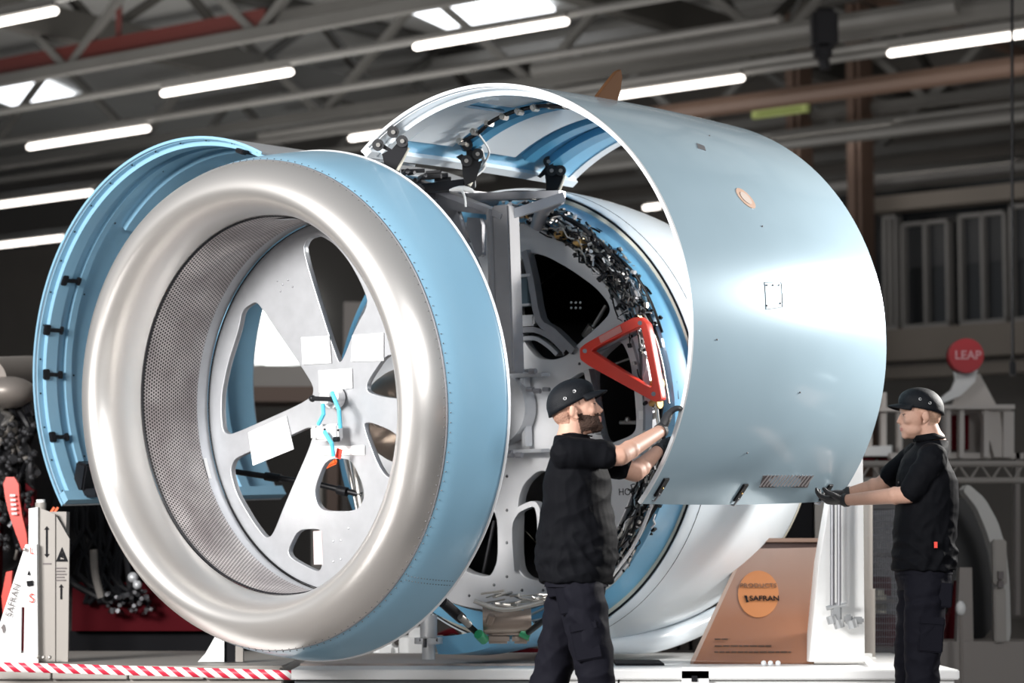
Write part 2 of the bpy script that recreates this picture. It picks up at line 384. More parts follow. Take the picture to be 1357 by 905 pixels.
for hv, z, r, c in ((-16.0, 8.6, .09, 'brown_pipe'), (-9.2, 8.5, .10, 'brown_pipe'), (-2.6, 8.6, .08, 'brown_pipe'), (4.0, 8.2, .09, 'brown_pipe')):
    bm = bmesh.new(); add_tube(bm, [hall(hv, 14, z), hall(hv, 37.6, z)], r); struct('roof_pipe', bm, c, True)
# slanting braces between the frames
for (h0, u0, z0, h1, u1, z1) in ((-20, 20, 9.9, -14, 26, 8.9), (-10, 20, 9.9, -5, 27, 8.9), (-13, 24, 9.9, -19, 31, 8.6), (-2, 21, 9.9, 3, 28, 8.9), (2, 24, 9.9, -5, 30, 8.9), (-8, 27, 9.9, -13, 34, 8.8), (5, 26, 9.6, 0, 33, 8.6)):
    bm = bmesh.new(); bar(bm, hall(h0, u0, z0), hall(h1, u1, z1), .14); struct('roof_brace', bm, 'struct_d')
# red sprinkler pipe on the left
bm = bmesh.new(); p, q = atz(-60, 104, 8.3), atz(342, 22, 8.3); q = p + V2*((q-p).dot(V2)); bar(bm, p, q, .20, .28)
bar(bm, p+(q-p)*.55+Vector((0, 0, 0)), p+(q-p)*.55+Vector((0, 0, .7)), .08)
struct('roof_pipe', bm, 'red_pipe')
for (pa, pb, z, r, c) in (((900, 148), (1357, 92), 7.2, .13, 'brown_pipe'), ((900, 208), (1357, 135), 6.9, .09, 'struct'), ((1010, 258), (1357, 205), 7.0, .08, 'grey'), ((860, 70), (1075, 30), 8.0, .12, 'struct'), ((1080, 45), (1357, -8), 8.1, .12, 'struct')):
    p, q = atz(*pa, z), atz(*pb, z); q = p + V2*(q-p).dot(V2)
    bm = bmesh.new(); add_tube(bm, [p-V2*2, q+V2*2], r); struct('roof_pipe', bm, c, True)
# lamps: tube luminaires hung below conduit rails
rails = []
lamps = (((-10, 34), (75, 14)), ((-40, 212), (197, 170)), ((220, 125), (387, 95)), ((0, 275), (122, 255)), ((0, 328), (84, 315)), ((552, 63), (752, 28)),
         ((470, 185), (560, 170)), ((815, 130), (985, 103)), ((750, 228), (848, 212)), ((1020, 190), (1185, 170)), ((1170, 242), (1343, 220)), ((1180, 72), (1365, 44)), ((866, 278), (960, 264)), ((425, 370), (470, 362)))
lamp_label = ('glowing ceiling tube lamp cut by the top left corner', 'long glowing tube lamp above the open left cowl, at the left edge', 'glowing tube lamp alone above the silver inlet lip',
  'glowing tube lamp ending at the left cowl, upper of two there', 'glowing tube lamp ending at the left cowl, lower of two there', 'glowing tube lamp directly under the large skylight',
  'short bit of glowing tube lamp at the front hinge of the open cowl', 'glowing tube lamp right of the striped fin', 'glowing tube lamp seen under the arch of the open cowl', 'glowing tube lamp under the green sign, behind the open cowl',
  'glowing tube lamp just above the gallery windows', 'glowing tube lamp at the top right corner', 'stub of glowing tube lamp beside the front edge of the open cowl, lowest there', 'glowing tube lamp seen through the upper hole of the spoked disc')
for (l, r), lb in zip(lamps, lamp_label):
    q = atz(*r, 7.4); p = atz(*l, 7.4); L = min(max((q-p).dot(V2), 1.2), 2.7); p = q - V2*L
    t = thing('tube_lamp', lb, 'lamp', (p+q)/2, 'tube lamps under the roof')
    bm = bmesh.new(); add_tube(bm, [p, p+V2*.03, q-V2*.03, q], .046, 10, rs=[.034, .046, .046, .034]); link('tube', bm, 'tube', t)
    bm = bmesh.new(); add_box(bm, (p+q)/2+Vector((0, 0, .085)), L*.98, .10, .06, Matrix.Rotation(-YAW, 3, 'Z')); link('housing', bm, 'struct', t)
    hu = q.dot(A2)
    if all(abs(hu-x) > .45 for x in rails):
        rails.append(hu); c = q.dot(V2)
        bm = bmesh.new(); add_tube(bm, [hall(c-13, hu, 7.54), hall(c+11, hu, 7.54)], .055); struct('lamp_rail', bm, 'struct', True)
# green sign under the roof
t = thing('hanging_sign', 'small yellow-green rectangular sign hanging under the roof pipes', 'sign', at(1032, 145, 36))
def hb(px0, py0, px1, py1, hu, th):
    bm = bmesh.new(); a_, b_ = hplane(px0, py0, hu), hplane(px1, py1, hu); wall_box(bm, a_.dot(V2), b_.dot(V2), a_.z, b_.z, hu, hu+th); return bm
link('sign_board', hb(996, 157, 1068, 134, 30, .1), 'sign_g', t, smooth=False)
link('sign_band', hb(1004, 150, 1060, 145, 29.97, .02), mat('olive_band', (.30, .38, .10), .6), t, smooth=False)
bm = bmesh.new(); add_tube(bm, [hplane(1010, 134, 30.05), hplane(1010, 118, 30.05)], .02); add_tube(bm, [hplane(1055, 131, 30.05), hplane(1055, 114, 30.05)], .02); link('hanger', bm, 'dark_steel', t)
# crane cable at the right edge and black hook block under the roof
t = thing('hoist_cable', 'thin dark hoist cable hanging down at the right edge', 'cable', at(1341, 560, 20))
bm = bmesh.new(); add_tube(bm, [at(1341, -30, 20), at(1342, 480, 20)], .013); link('cable', bm, 'black', t)
bm = bmesh.new(); add_box(bm, at(1342, 488, 20), .05, .05, .12, bev=.01); link('end_weight', bm, 'black', t)
t = thing('hoist_trolley', 'black hoist trolley block among the roof trusses at upper right', 'hoist', at(1092, 95, 30))
bm = bmesh.new(); add_box(bm, at(1092, 40, 30), .32, .4, .5, bev=.05); add_box(bm, at(1090, 68, 30), .22, .3, .25, bev=.05); link('block', bm, 'black', t)
bm = bmesh.new(); add_tube(bm, [at(1090, 70, 30), at(1094, 92, 30)], .07); link('hook', bm, 'black', t)
bm = bmesh.new(); add_tube(bm, [at(1080, 20, 30), at(1080, 34, 30)], .05); add_tube(bm, [at(1104, 20, 30), at(1104, 34, 30)], .05); link('wheel', bm, 'dark_steel', t)
# ================================================================== the engine mock-up
random.seed(4)
EB = EM.copy(); b0 = eng(0, 1.6, -1.3); EB.translation = b0
root = thing('jet_engine', 'large jet engine mock-up with silver inlet ring and both light blue cowls swung open', 'jet engine', None, mw=EB)
SH = math.tan(math.radians(-2.1))
def shear(u): return SH*max(0, min(1, (.43-u)/.35))
# ---- inlet: silver lip, blue barrel, liner
lip_prof = [(-.088+.271*(1-math.cos(t)), 1.062-.119*math.sin(t)) for t in np.linspace(PI/2, 0, 16)][:-1] + [(-.088+.298*(1-math.cos(t)), 1.062+.165*math.sin(t)) for t in np.linspace(0, 1.066, 16)]
def refine(p, k=3): return [(q.x, q.y) for q in smooth_path([Vector((a, b, 0)) for a, b in p], k)]
barrel = lathe('inlet_barrel', refine([(.066, 1.2065), (.12, 1.227), (.18, 1.243), (.26, 1.259), (.34, 1.272), (.43, 1.283), (.432, 1.262), (.25, 1.24)]), 'blue', root, shear)
lip = lathe('inlet_lip', lip_prof, 'lip', root, shear, seg=180, label='satin silver inlet lip ring')
lathe('aft_edge', [(.425, 1.280), (.437, 1.290), (.446, 1.286), (.446, 1.262), (.437, 1.258)], 'edge', barrel)
lathe('seam_strip', [(.060, 1.2035), (.064, 1.2085), (.070, 1.2095), (.072, 1.206)], 'alu_d', barrel, shear, kind=None)
# rivets
bm = bmesh.new()
def rivet(v, u, ww, r=.0035):
    add_ball(bm, eng(v, u, ww), r, sub=1)
def barrel_R(u): return float(np.interp(u, [.03, .066, .12, .18, .26, .34, .43], [1.19, 1.2075, 1.228, 1.244, 1.260, 1.273, 1.284]))
for i in range(330):
    ph = 2*PI*i/330; u = .052 if i % 2 else .082; R = barrel_R(u)
    v, ww = R*math.sin(ph), R*math.cos(ph)
    rivet(v, u+shear(u)*ww, ww)
for i in range(16):
    for da in (-.011, .011):
        u = .10+.020*i; R = barrel_R(u); ph = math.radians(134)+da; rivet(R*math.sin(ph), u+shear(u)*R*math.cos(ph), R*math.cos(ph), .003)
link('rivets', bm, 'dark_steel', barrel, kind='stuff')
liner = lathe('acoustic_liner', [(.183, .943), (.25, .938), (.34, .938), (.45, .944), (.56, .955), (.60, .960)], 'liner', root, lambda u: SH*max(0, min(1, (.5-u)/.3)), seg=160, uv=True, label='dark perforated liner inside the inlet')
lathe('liner_edge', [(.178, .940), (.183, .934), (.190, .9345), (.192, .940)], 'black', liner, lambda u: SH)
lathe('liner_end_ring', [(.60, .960), (.62, .962), (.655, .966), (.69, .972)], 'alu', liner)
lathe('seal_line', [(.684, .962), (.688, .958), (.694, .960)], 'black', liner)
# bright tape patches on the liner near its top
for (a0, a1, u0, u1) in ((-2, 5, .26, .36), (1, 8, .45, .58)):
    lathe('tape_patch', [(u0, .932), (u1, .936)], 'alu', liner, a0=a0, a1=a1, seg=6)
for (a0, a1, u0, u1) in ((-112, -105, .60, .625),):
    lathe('label_plate', [(u0, .955), (u1, .957)], 'paper', liner, a0=a0, a1=a1, seg=6)

# ---- front spoked disc
UF = .70
H = [
 [(338, 399), (321, 410), (316, 437), (302, 480), (294, 518), (293, 545), (295, 571), (304, 577), (325, 569), (414, 529), (417, 512), (396, 479), (371, 443), (345, 404)],
 [(401, 332), (407, 316), (424, 311), (443, 322), (462, 344), (478, 372), (490, 402), (471, 436), (454, 480), (447, 480)],
 [(512, 468), (486, 506), (486, 520), (509, 527), (540, 530), (560, 520), (552, 490), (535, 472)],
 [(328, 599), (310, 608), (305, 624), (313, 654), (334, 690), (352, 714), (362, 710), (378, 669), (416, 582), (414, 563), (384, 577)],
 [(432, 607), (416, 648), (420, 669), (430, 678), (472, 678), (483, 663), (483, 645), (466, 607)],
 [(395, 701), (381, 729), (385, 740), (421, 759), (428, 752), (428, 705), (422, 700)],
 [(480, 562), (490, 558), (520, 570), (540, 590), (530, 640), (505, 628)],
]
def ell(R, n=96, cv=0, cw=0): return [(cv+R*math.sin(2*PI*i/n), cw+R*math.cos(2*PI*i/n)) for i in range(n)]
def hole2(h, u): return chaikin([(lambda q: (q.x, q.z))(to_e(eplane(x, y, u))) for x, y in h], 2, .2)
disc = plate('spoked_disc', [ell(.966)]+[hole2(h, UF) for h in H], eng(0, UF+.015, 0), V2, WX, .03, 'alu', root, .003, label='bright aluminium disc with cut-out spokes inside the inlet')
for nm, pts in (('sheet', [(399, 447), (436, 445), (439, 481), (401, 483)]), ('sheet', [(467, 444), (508, 441), (508, 478), (465, 479)]), ('sheet', [(422, 491), (466, 488), (467, 514), (423, 520)]),
                ('sheet', [(329, 573), (379, 551), (389, 595), (335, 617)]), ('sheet', [(415, 592), (483, 590), (483, 603), (414, 603)])):
    eplate('paper_sheet', pts, UF-.012, .004, 'paper', disc)
bm = bmesh.new()
for (x, y) in ((442, 717), (452, 716), (442, 744), (452, 741), (462, 700), (368, 372), (375, 377), (382, 371), (372, 386), (388, 380)):
    add_ball(bm, eplane(x, y, UF-.002), .007, sub=1)
link('bolts', bm, 'alu_d', disc, kind='stuff')
eplate('label_plate', [(415, 704), (426, 703), (428, 748), (416, 748)], UF-.004, .004, mat('pale_pink_tag', (.62, .50, .50), .5), disc)
# hub with its little rig
def ecyl(bm, c, d, r, L, n=20): add_tube(bm, [Vector(c), Vector(c)+Vector(d).normalized()*L], r, n)
hub_c = eplane(447, 527, UF-.02)
bm = bmesh.new(); ecyl(bm, hub_c, -AX, .055, .05, 28); ecyl(bm, hub_c, -AX, .035, .10, 24); link('hub', bm, 'alu_w', disc)
bm = bmesh.new(); p, q = eplane(414, 528, UF-.12), eplane(440, 529, UF-.12); add_tube(bm, [p, q], .012, 12); add_ball(bm, p, .019, sub=2); add_tube(bm, [q, q+(q-p)*.12], .018, 12); link('pull_pin', bm, 'black', disc)
bm = bmesh.new()
for a_, b_ in (((428, 536), (422, 562)), ((440, 520), (451, 567)), ((430, 572), (442, 604))):
    add_tube(bm, [eplane(*a_, UF-.13), (eplane(*a_, UF-.15)+eplane(*b_, UF-.15))/2+V2*.02, eplane(*b_, UF-.13)], .011, 8)
link('hose', bm, 'strap', disc)
bm = bmesh.new(); add_box(bm, eplane(437, 573, UF-.08), .15, .05, .085, EM.to_3x3(), bev=.01); link('actuator_block', bm, 'alu_w', disc)
bm = bmesh.new(); add_box(bm, eplane(446, 582, UF-.115), .04, .02, .025, EM.to_3x3(), bev=.004); add_ball(bm, eplane(430, 569, UF-.11), .006); add_ball(bm, eplane(448, 570, UF-.11), .006); link('block_screws', bm, 'black', disc)
bm = bmesh.new(); add_box(bm, eplane(419, 574, UF-.09), .04, .06, .07, EM.to_3x3(), bev=.012); link('end_cap', bm, 'white', disc)
bm = bmesh.new(); add_box(bm, eplane(449, 601, UF-.10), .035, .006, .05, EM.to_3x3() @ Matrix.Rotation(.3, 3, 'Y')); link('red_tag', bm, 'red', disc)

# ---- shaft and struts between the discs
core = root
bm = bmesh.new(); add_tube(bm, [eplane(305, 624, 1.1), eplane(365, 633, 1.15), eplane(415, 640, 1.2), eplane(480, 656, 1.3)], .016, 12); add_tube(bm, [eplane(352, 631, 1.14), eplane(372, 634, 1.16)], .024, 12); add_tube(bm, [eplane(448, 649, 1.25), eplane(460, 652, 1.26)], .026, 12); link('torque_rod', bm, 'black', root)
bm = bmesh.new(); add_tube(bm, [eplane(468, 600, 1.3), eplane(482, 690, 1.3)], .022, 12); add_tube(bm, [eplane(458, 598, 1.32), eplane(476, 690, 1.32)], .010, 12); link('side_strut', bm, 'steel', root)
bm = bmesh.new(); add_tube(bm, [eplane(418, 300, 1.0), eplane(400, 330, 1.0), eplane(385, 360, 1.0)], .022, 12); link('top_strut', bm, 'black', root)
bm = bmesh.new(); add_box(bm, eplane(435, 612, 1.0), .12, .02, .06, EM.to_3x3() @ Matrix.Rotation(-.3, 3, 'Y'), bev=.008); link('orange_tag', bm, 'orange', root)
# core drum seen through the wheel: warm metal casing
core_prof = [(.98, .06), (.99, .14), (1.05, .20), (1.15, .25), (1.30, .28), (1.40, .28)]
lathe('core_casing', refine(core_prof, 2), mat('core_metal', (.42, .34, .28), .35, .8), root, centre=lambda u: (0, -.06), seg=64)

# ---- rear fan-frame disc
UR = 1.90
HR = [
 [(703, 333), (726, 339), (758, 357), (790, 380), (806, 399), (810, 410), (806, 420), (790, 436), (768, 455), (752, 472), (735, 478), (712, 476), (696, 457), (687, 432), (684, 385), (688, 345)],
 [(792, 474), (816, 452), (826, 453), (836, 476), (842, 520), (845, 566), (838, 578), (800, 592), (790, 545), (784, 500)],
 [(744, 509), (776, 488), (786, 518), (792, 560), (760, 545), (745, 530)],
 [(660, 680), (661, 742), (652, 763), (642, 765), (618, 759), (590, 735), (575, 700), (600, 670), (640, 664)],
 [(714, 622), (694, 640), (686, 662), (684, 725), (687, 756), (699, 768), (730, 772), (752, 760), (760, 700), (748, 650), (735, 626)],
]
CR = lambda u: (-.03, -.07)
rear = plate('fan_frame_disc', [ell(1.075, 120, -.03, -.055)]+[hole2(h, UR) for h in HR], eng(0, UR+.03, 0), V2, WX, .06, 'alu_w', root, .004, label='broad aluminium fan frame disc behind the left worker')
def eband(name, pts, u, wid, dep, m, parent, closed=False):
    """raised rib following pixel points on the disc"""
    bm = bmesh.new(); P = smooth_path([eplane(x, y, u) for x, y in pts], 3); rows = []
    for i, p in enumerate(P):
        t = (P[min(i+1, len(P)-1)]-P[max(i-1, 0)]).normalized(); s = t.cross(AX).normalized()*wid/2
        rows.append([p-s, p-s-AX*dep, p+s-AX*dep, p+s])
    b2 = surf(rows, True); bm.free()
    for e in (0, -1):
        b2.verts.ensure_lookup_table()
    return link(name, b2, m, parent)
eband('stiffener', [(703, 333), (712, 372), (722, 424), (742, 440), (768, 466)], UR+.02, .04, .06, 'alu_d', rear)
eband('stiffener', [(688, 440), (715, 437), (738, 447), (757, 466)], UR+.03, .03, .06, 'alu_d', rear)
eband('stiffener', [(690, 452), (716, 448), (735, 458), (748, 470)], UR+.035, .022, .07, 'alu', rear)
eband('stiffener', [(784, 490), (792, 530), (800, 575)], UR-.01, .035, .05, 'alu', rear)
eband('stiffener', [(686, 756), (683, 700), (690, 680), (700, 672), (716, 668), (722, 690), (722, 750)], UR+.0, .03, .05, 'alu_w', rear)
eband('stiffener', [(740, 486), (700, 476), (686, 448)], UR+.06, .05, .05, 'alu', rear)
# inner hardware seen in the openings
bm = bmesh.new(); add_tube(bm, [eplane(803, 405, UR+.25), eplane(782, 440, UR+.2)], .012, 10); add_tube(bm, [eplane(785, 432, UR+.2), eplane(776, 446, UR+.2)], .028, 10); add_ball(bm, eplane(788, 440, UR+.2), .025); link('igniter_fitting', bm, 'steel', rear)
bm = bmesh.new(); add_tube(bm, [eplane(822, 560, UR+.1), eplane(844, 560, UR+.1)], .012, 10); add_ball(bm, eplane(832, 556, UR+.1), .018); link('pipe_fitting', bm, 'steel', rear)
bm = bmesh.new(); add_tube(bm, [eplane(812, 483, UR+.3), eplane(838, 474, UR+.3)], .008, 8); link('thin_rod', bm, 'steel', rear)
bm = bmesh.new(); add_tube(bm, [eplane(655, 690, UR+.3), eplane(640, 762, UR+.3)], .010, 8); link('thin_rod', bm, 'dark_steel', rear)
bm = bmesh.new()
for (x, y) in ((672, 631), (672, 676), (672, 719), (672, 764), (768, 482), (758, 466), (655, 775), (622, 789), (692, 782), (720, 782)): add_ball(bm, eplane(x, y, UR-.003), .010, sub=1)
link('bolts', bm, 'dark_steel', rear, kind='stuff')
text('printed_letters', 'HOR.FI', eplane(836, 652, UR-.004), V2, WX, .052, 'ink', rear, label='dark printed letters')
bm = bmesh.new(); add_box(bm, eplane(852, 550, UR-.005), .05, .006, .045, EM.to_3x3()); link('label_plate', bm, 'paper', rear)
# dark inner cavity casing (fan case) behind the disc, open to the rear disc
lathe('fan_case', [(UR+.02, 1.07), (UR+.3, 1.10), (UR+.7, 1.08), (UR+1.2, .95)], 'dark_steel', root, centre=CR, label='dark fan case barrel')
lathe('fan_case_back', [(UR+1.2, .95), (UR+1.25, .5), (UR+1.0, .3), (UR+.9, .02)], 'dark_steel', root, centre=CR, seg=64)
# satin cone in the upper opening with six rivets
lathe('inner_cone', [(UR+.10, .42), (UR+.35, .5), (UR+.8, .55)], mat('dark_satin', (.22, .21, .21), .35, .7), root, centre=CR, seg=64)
bm = bmesh.new()
for i in range(3):
    for j in range(2):
        p = eplane(757+i*6, 401+j*7, UR+.12); add_ball(bm, p, .008, sub=1)
link('rivet_cluster', bm, 'edge', root, kind='stuff')
# drum at the left edge of the disc
bm = bmesh.new(); c = eplane(672, 540, UR-.02); ecyl(bm, c, -AX, .20, .10, 40); link('gearbox_drum', bm, 'alu', rear)
bm = bmesh.new(); add_box(bm, eplane(697, 540, UR-.05), .03, .06, .42, EM.to_3x3(), bev=.004); add_box(bm, eplane(690, 498, UR-.06), .34, .08, .02, EM.to_3x3(), bev=.003); add_box(bm, eplane(690, 598, UR-.06), .34, .08, .02, EM.to_3x3(), bev=.003); link('bracket_frame', bm, 'alu', rear)
bm = bmesh.new()
for x, y, r in ((672, 491, .012), (706, 492, .016), (695, 491, .009), (703, 516, .014), (712, 518, .014), (724, 516, .012), (676, 602, .02), (688, 603, .015)):
    add_tube(bm, [eplane(x-4, y, UR-.1), eplane(x+4, y, UR-.1)], r, 10)
link('bracket_fasteners', bm, 'alu_d', rear, kind='stuff')
lathe('dark_backing', [(UR+.10, 1.085), (UR+.08, 1.13), (UR+.09, 1.18), (UR+.13, 1.20)], 'dark_steel', root, a0=9, a1=74, seg=30, centre=CR)  # dark backing added to darken the gaps among the pipes
# ---- red triangular frame on the disc
def tri(pts): return chaikin([(lambda q: (q.x, q.z))(to_e(eplane(x, y, UR-.12))) for x, y in pts], 2, .12)
t = thing('triangular_frame', 'red triangular frame with pale lettering bolted to the disc above the left cap', 'frame', eplane(875, 530, UR-.09))
plate('frame_bar', [tri([(769, 460), (770, 478), (868, 532), (876, 529), (875, 520), (858, 430), (848, 421), (838, 422)]), tri([(783, 466), (786, 461), (848, 431), (851, 434), (866, 510), (862, 516)])], eng(0, UR-.10, 0), V2, WX, .04, 'red', t, .004)
o_ = eplane(809, 443, UR-.128); e1 = (eplane(838, 427, UR-.128)-eplane(780, 458, UR-.128)).normalized(); e2 = AX.cross(e1); e2 = -e2 if e2.z < 0 else e2
bm = bmesh.new(); R3 = Matrix((e1, AX, e2)).transposed(); add_box(bm, o_, .15, .003, .035, R3); link('caution_label', bm, mat('pink_label', (.8, .32, .28), .6), t)
bm = bmesh.new()
for x, y in ((775, 465), (866, 522), (848, 428)): add_tube(bm, [eplane(x, y, UR-.13), eplane(x, y, UR-.01)], .012, 10)
link('stud', bm, 'alu_d', t)
bm = bmesh.new(); add_tube(bm, [eplane(784, 467, UR-.03), eplane(846, 435, UR-.03)], .018, 10); link('back_rod', bm, 'alu_d', t)

# ---- support post and top frame between the inlet and the disc
UP_ = 1.45
fr = eplate('support_plate', [(560, 240), (668, 287), (668, 480), (655, 420), (630, 345), (600, 292)], UP_, .03, 'alu_d', root,
    holes=[[(620, 288), (636, 289), (639, 298), (639, 338), (634, 341), (630, 334), (618, 302)], [(578, 268), (606, 280), (618, 318), (598, 292)]], bevel=.003, label='dull aluminium support plate with cut-outs')
bm = bmesh.new()
p0, p1 = eplane(675, 272, UP_-.05), eplane(672, 495, UP_-.05)
add_box(bm, (p0+p1)/2, .11, .10, (p0-p1).length, EM.to_3x3(), bev=.008); link('support_post', bm, 'frame', root)
bm = bmesh.new(); p0, p1 = eplane(661, 278, UP_-.06), eplane(659, 490, UP_-.06); add_box(bm, (p0+p1)/2, .02, .14, (p0-p1).length, EM.to_3x3(), bev=.003); link('post_flange', bm, 'frame', root)
bm = bmesh.new(); bar(bm, eplane(560, 243, UP_), eplane(672, 288, UP_-.06), .10, .03); bar(bm, eplane(665, 289, UP_-.06), eplane(745, 262, UP_+.2), .10, .05); bar(bm, eplane(600, 262, UP_+.3), eplane(745, 258, UP_+.3), .06, .04); link('top_beam', bm, 'alu_d', root)
bm = bmesh.new(); add_tube(bm, smooth_path([eplane(742, 262, UR-.1), eplane(722, 275, UR-.1), eplane(712, 300, UR-.05)], 4), .04, 12); add_tube(bm, [eplane(676, 270, UP_), eplane(684, 292, UP_+.2)], .012, 8); link('duct_bend', bm, 'alu_d', root)
bm = bmesh.new(); ecyl(bm, eplane(630, 300, UP_+.1), AX, .035, .05); link('dark_boss', bm, 'dark_steel', root)
# lock box in the left of the upper opening
bm = bmesh.new(); add_box(bm, eplane(698, 386, UR+.02), .07, .06, .17, EM.to_3x3(), bev=.006); link('canister', bm, mat('slate_casing', (.12, .17, .20), .3, .3), rear)
bm = bmesh.new(); add_box(bm, eplane(698, 365, UR-.02), .08, .05, .015, EM.to_3x3(), bev=.004); add_box(bm, eplane(697, 404, UR-.02), .08, .05, .012, EM.to_3x3(), bev=.004); add_box(bm, eplane(700, 425, UR), .12, .06, .06, EM.to_3x3(), bev=.01); link('canister_clamp', bm, 'alu_w', rear)

# ---- rear nacelle (thrust reverser)
def ctr(u): return (-.04, -.07-.09*max(0, (u-2.16))/1.44)
rev_prof = [(2.16, 1.272), (2.165, 1.285), (2.3, 1.30), (2.6, 1.30), (2.9, 1.275), (3.2, 1.22), (3.45, 1.14), (3.6, 1.085)]
rev = lathe('thrust_reverser', refine(rev_prof, 3), 'tr', root, centre=ctr, seg=160, label='pale blue rear nacelle body')
lathe('front_seal', [(2.155, 1.262), (2.152, 1.270), (2.158, 1.275), (2.163, 1.27)], 'black', rev, centre=ctr)
lathe('front_flange', [(2.16, 1.275), (2.158, 1.24), (2.17, 1.235), (2.19, 1.235)], 'cream', rev, centre=ctr)
lathe('panel_seam', [(2.235, 1.2935), (2.238, 1.298), (2.242, 1.2965)], 'black', rev, centre=ctr)
lathe('inner_barrel', [(UR+.06, 1.085), (UR+.10, 1.20), (2.12, 1.235), (2.19, 1.235)], 'blue_in', rev, centre=CR, label='mid blue inner barrel')
lathe('rear_edge', [(3.595, 1.09), (3.612, 1.088), (3.614, 1.06), (3.58, 1.05), (3.3, 1.03)], 'cream', rev, centre=ctr)
# long keel bulge with drain mast and white end bumper
bm = bmesh.new(); P = [eng(.30, 2.3, -1.36), eng(.42, 2.8, -1.37), eng(.50, 3.3, -1.28), eng(.52, 3.62, -1.17)]
add_tube(bm, smooth_path(P, 5), .06, 16, rs=list(np.interp(range(16), [0, 5, 10, 15], [.03, .065, .06, .04]))); link('keel_fairing', bm, 'tr', rev)
p = at(977, 778, 14.4); bm = bmesh.new(); add_ball(bm, p, .065, .03, .03, Matrix.Rotation(-YAW, 3, 'Z'), 3); link('bumper', bm, 'white', rev)
bm = bmesh.new(); add_tube(bm, smooth_path([at(955, 795, 14.3), at(957, 806, 14.3), at(962, 815, 14.3)], 3), .011, 8); link('drain_tube', bm, 'white', rev)
# drain struts and pale lower fairing under the disc
lowf = lathe('lower_fairing', [(1.42, 1.17), (1.46, 1.27), (1.75, 1.30), (2.15, 1.28)], 'blue_in', root, a0=150, a1=181, seg=40, centre=CR, label='pale blue lower fairing segment')
bm = bmesh.new()
add_tube(bm, [at(586, 797, 12.4), at(612, 820, 12.55)], .028, 14); add_tube(bm, [at(606, 815, 12.5), at(640, 846, 12.7)], .016, 12); link('latch_strut', bm, 'black', lowf)
bm = bmesh.new(); add_tube(bm, [at(610, 817, 12.45), at(622, 828, 12.5)], .018, 12); link('strut_sleeve', bm, 'steel', lowf)
bm = bmesh.new(); add_tube(bm, [at(634, 840, 12.6), at(642, 848, 12.65)], .026, 12); add_tube(bm, [at(690, 837, 12.7), at(702, 843, 12.7)], .026, 12); link('strut_end', bm, 'green', lowf, kind='stuff')
bm = bmesh.new(); add_tube(bm, [at(700, 838, 12.6), at(730, 815, 12.4)], .016, 12); link('latch_strut', bm, 'black', lowf)
bm = bmesh.new(); add_tube(bm, [at(640, 822, 12.72), at(704, 820, 12.72)], .075, 20); add_box(bm, at(672, 826, 12.75), .20, .14, .12, bev=.02); add_box(bm, at(660, 846, 12.78), .12, .14, .05, bev=.012); add_box(bm, at(690, 846, 12.78), .09, .14, .05, bev=.012); add_tube(bm, [at(648, 826, 12.62), at(652, 815, 12.6)], .02); link('gearbox_sump', bm, mat('warm_cast_metal', (.33, .27, .23), .35, .7), root)
bm = bmesh.new()
for k in range(26):
    x = random.uniform(632, 725); y = random.uniform(786, 800); p = at(x, y, 12.5+random.uniform(0, .3)); q = at(x+random.uniform(10, 40), y+random.uniform(-6, 6), 12.5+random.uniform(0, .3))
    add_tube(bm, [p, q], random.uniform(.004, .009), 6)
add_tube(bm, smooth_path([at(628, 796, 12.5), at(668, 808, 12.5), at(720, 798, 12.5)], 5), .012, 8)
link('lower_pipes', bm, 'steel', root, kind='stuff')
# ---- pipes, harnesses and boxes in the ring between disc and rear nacelle
def rpt(ph, R, u): return eng(-.03+R*math.sin(math.radians(ph)), u, -.06+R*math.cos(math.radians(ph)))
pm = ['steel', 'steel', 'black', 'dark_steel', 'alu_w', 'black']
for k in range(44):      # long pipes following the case
    a0 = random.uniform(8, 75) if k % 2 else random.uniform(88, 138); a1 = a0 + random.uniform(14, 48); R = random.uniform(1.09, 1.21); u = UR + random.uniform(-.06, .16)
    n = 6; pts = []
    du, dR = random.uniform(-.06, .06), random.uniform(-.05, .05)
    for i in range(n+1):
        s = i/n; pts.append(rpt(a0+(a1-a0)*s, min(1.22, R+dR*s+.012*math.sin(7*s+k)), u+du*s+.02*math.sin(5*s+k*2)))
    bm = bmesh.new(); add_tube(bm, smooth_path(pts, 3), random.choice((.006, .008, .010, .014)), 8)
    link('pipe', bm, pm[k % 6], root)
bm = bmesh.new(); bm2 = bmesh.new(); bm3 = bmesh.new()
for k in range(900):     # small fittings, clips, connectors and short wires
    top = k % 5 != 0; a0 = random.gauss(42, 17) if top else random.uniform(100, 138)
    if not 6 < a0 < 140: continue
    R = random.uniform(1.08, 1.215 if a0 < 70 or a0 > 110 else 1.17); u = UR+random.uniform(-.07, .15); p = rpt(a0, R, u); B = random.choice((bm, bm, bm, bm2, bm2, bm3) if k % 3 else (bm,))
    c_ = random.random(); Rr = Euler((random.uniform(0, 6), random.uniform(0, 6), 0)).to_matrix()
    if c_ < .30: add_box(B, p, random.uniform(.008, .03), random.uniform(.01, .025), random.uniform(.008, .02), EM.to_3x3() @ Matrix.Rotation(math.radians(a0)+random.choice((0, .4, -.4)), 3, 'Y'))
    elif c_ < .75:
        da = random.uniform(3, 8)*random.choice((1, 1, .3)); pp = [rpt(a0+da*i/3, min(1.21, max(1.08, R+random.uniform(-.02, .02))), u+random.uniform(-.02, .02)) for i in range(4)]
        add_tube(B, smooth_path(pp, 2), random.uniform(.0025, .006), 5)
    else: add_tube(B, [p, p+Rr @ Vector((0, 0, random.uniform(.012, .035)))], random.uniform(.005, .012), 8)
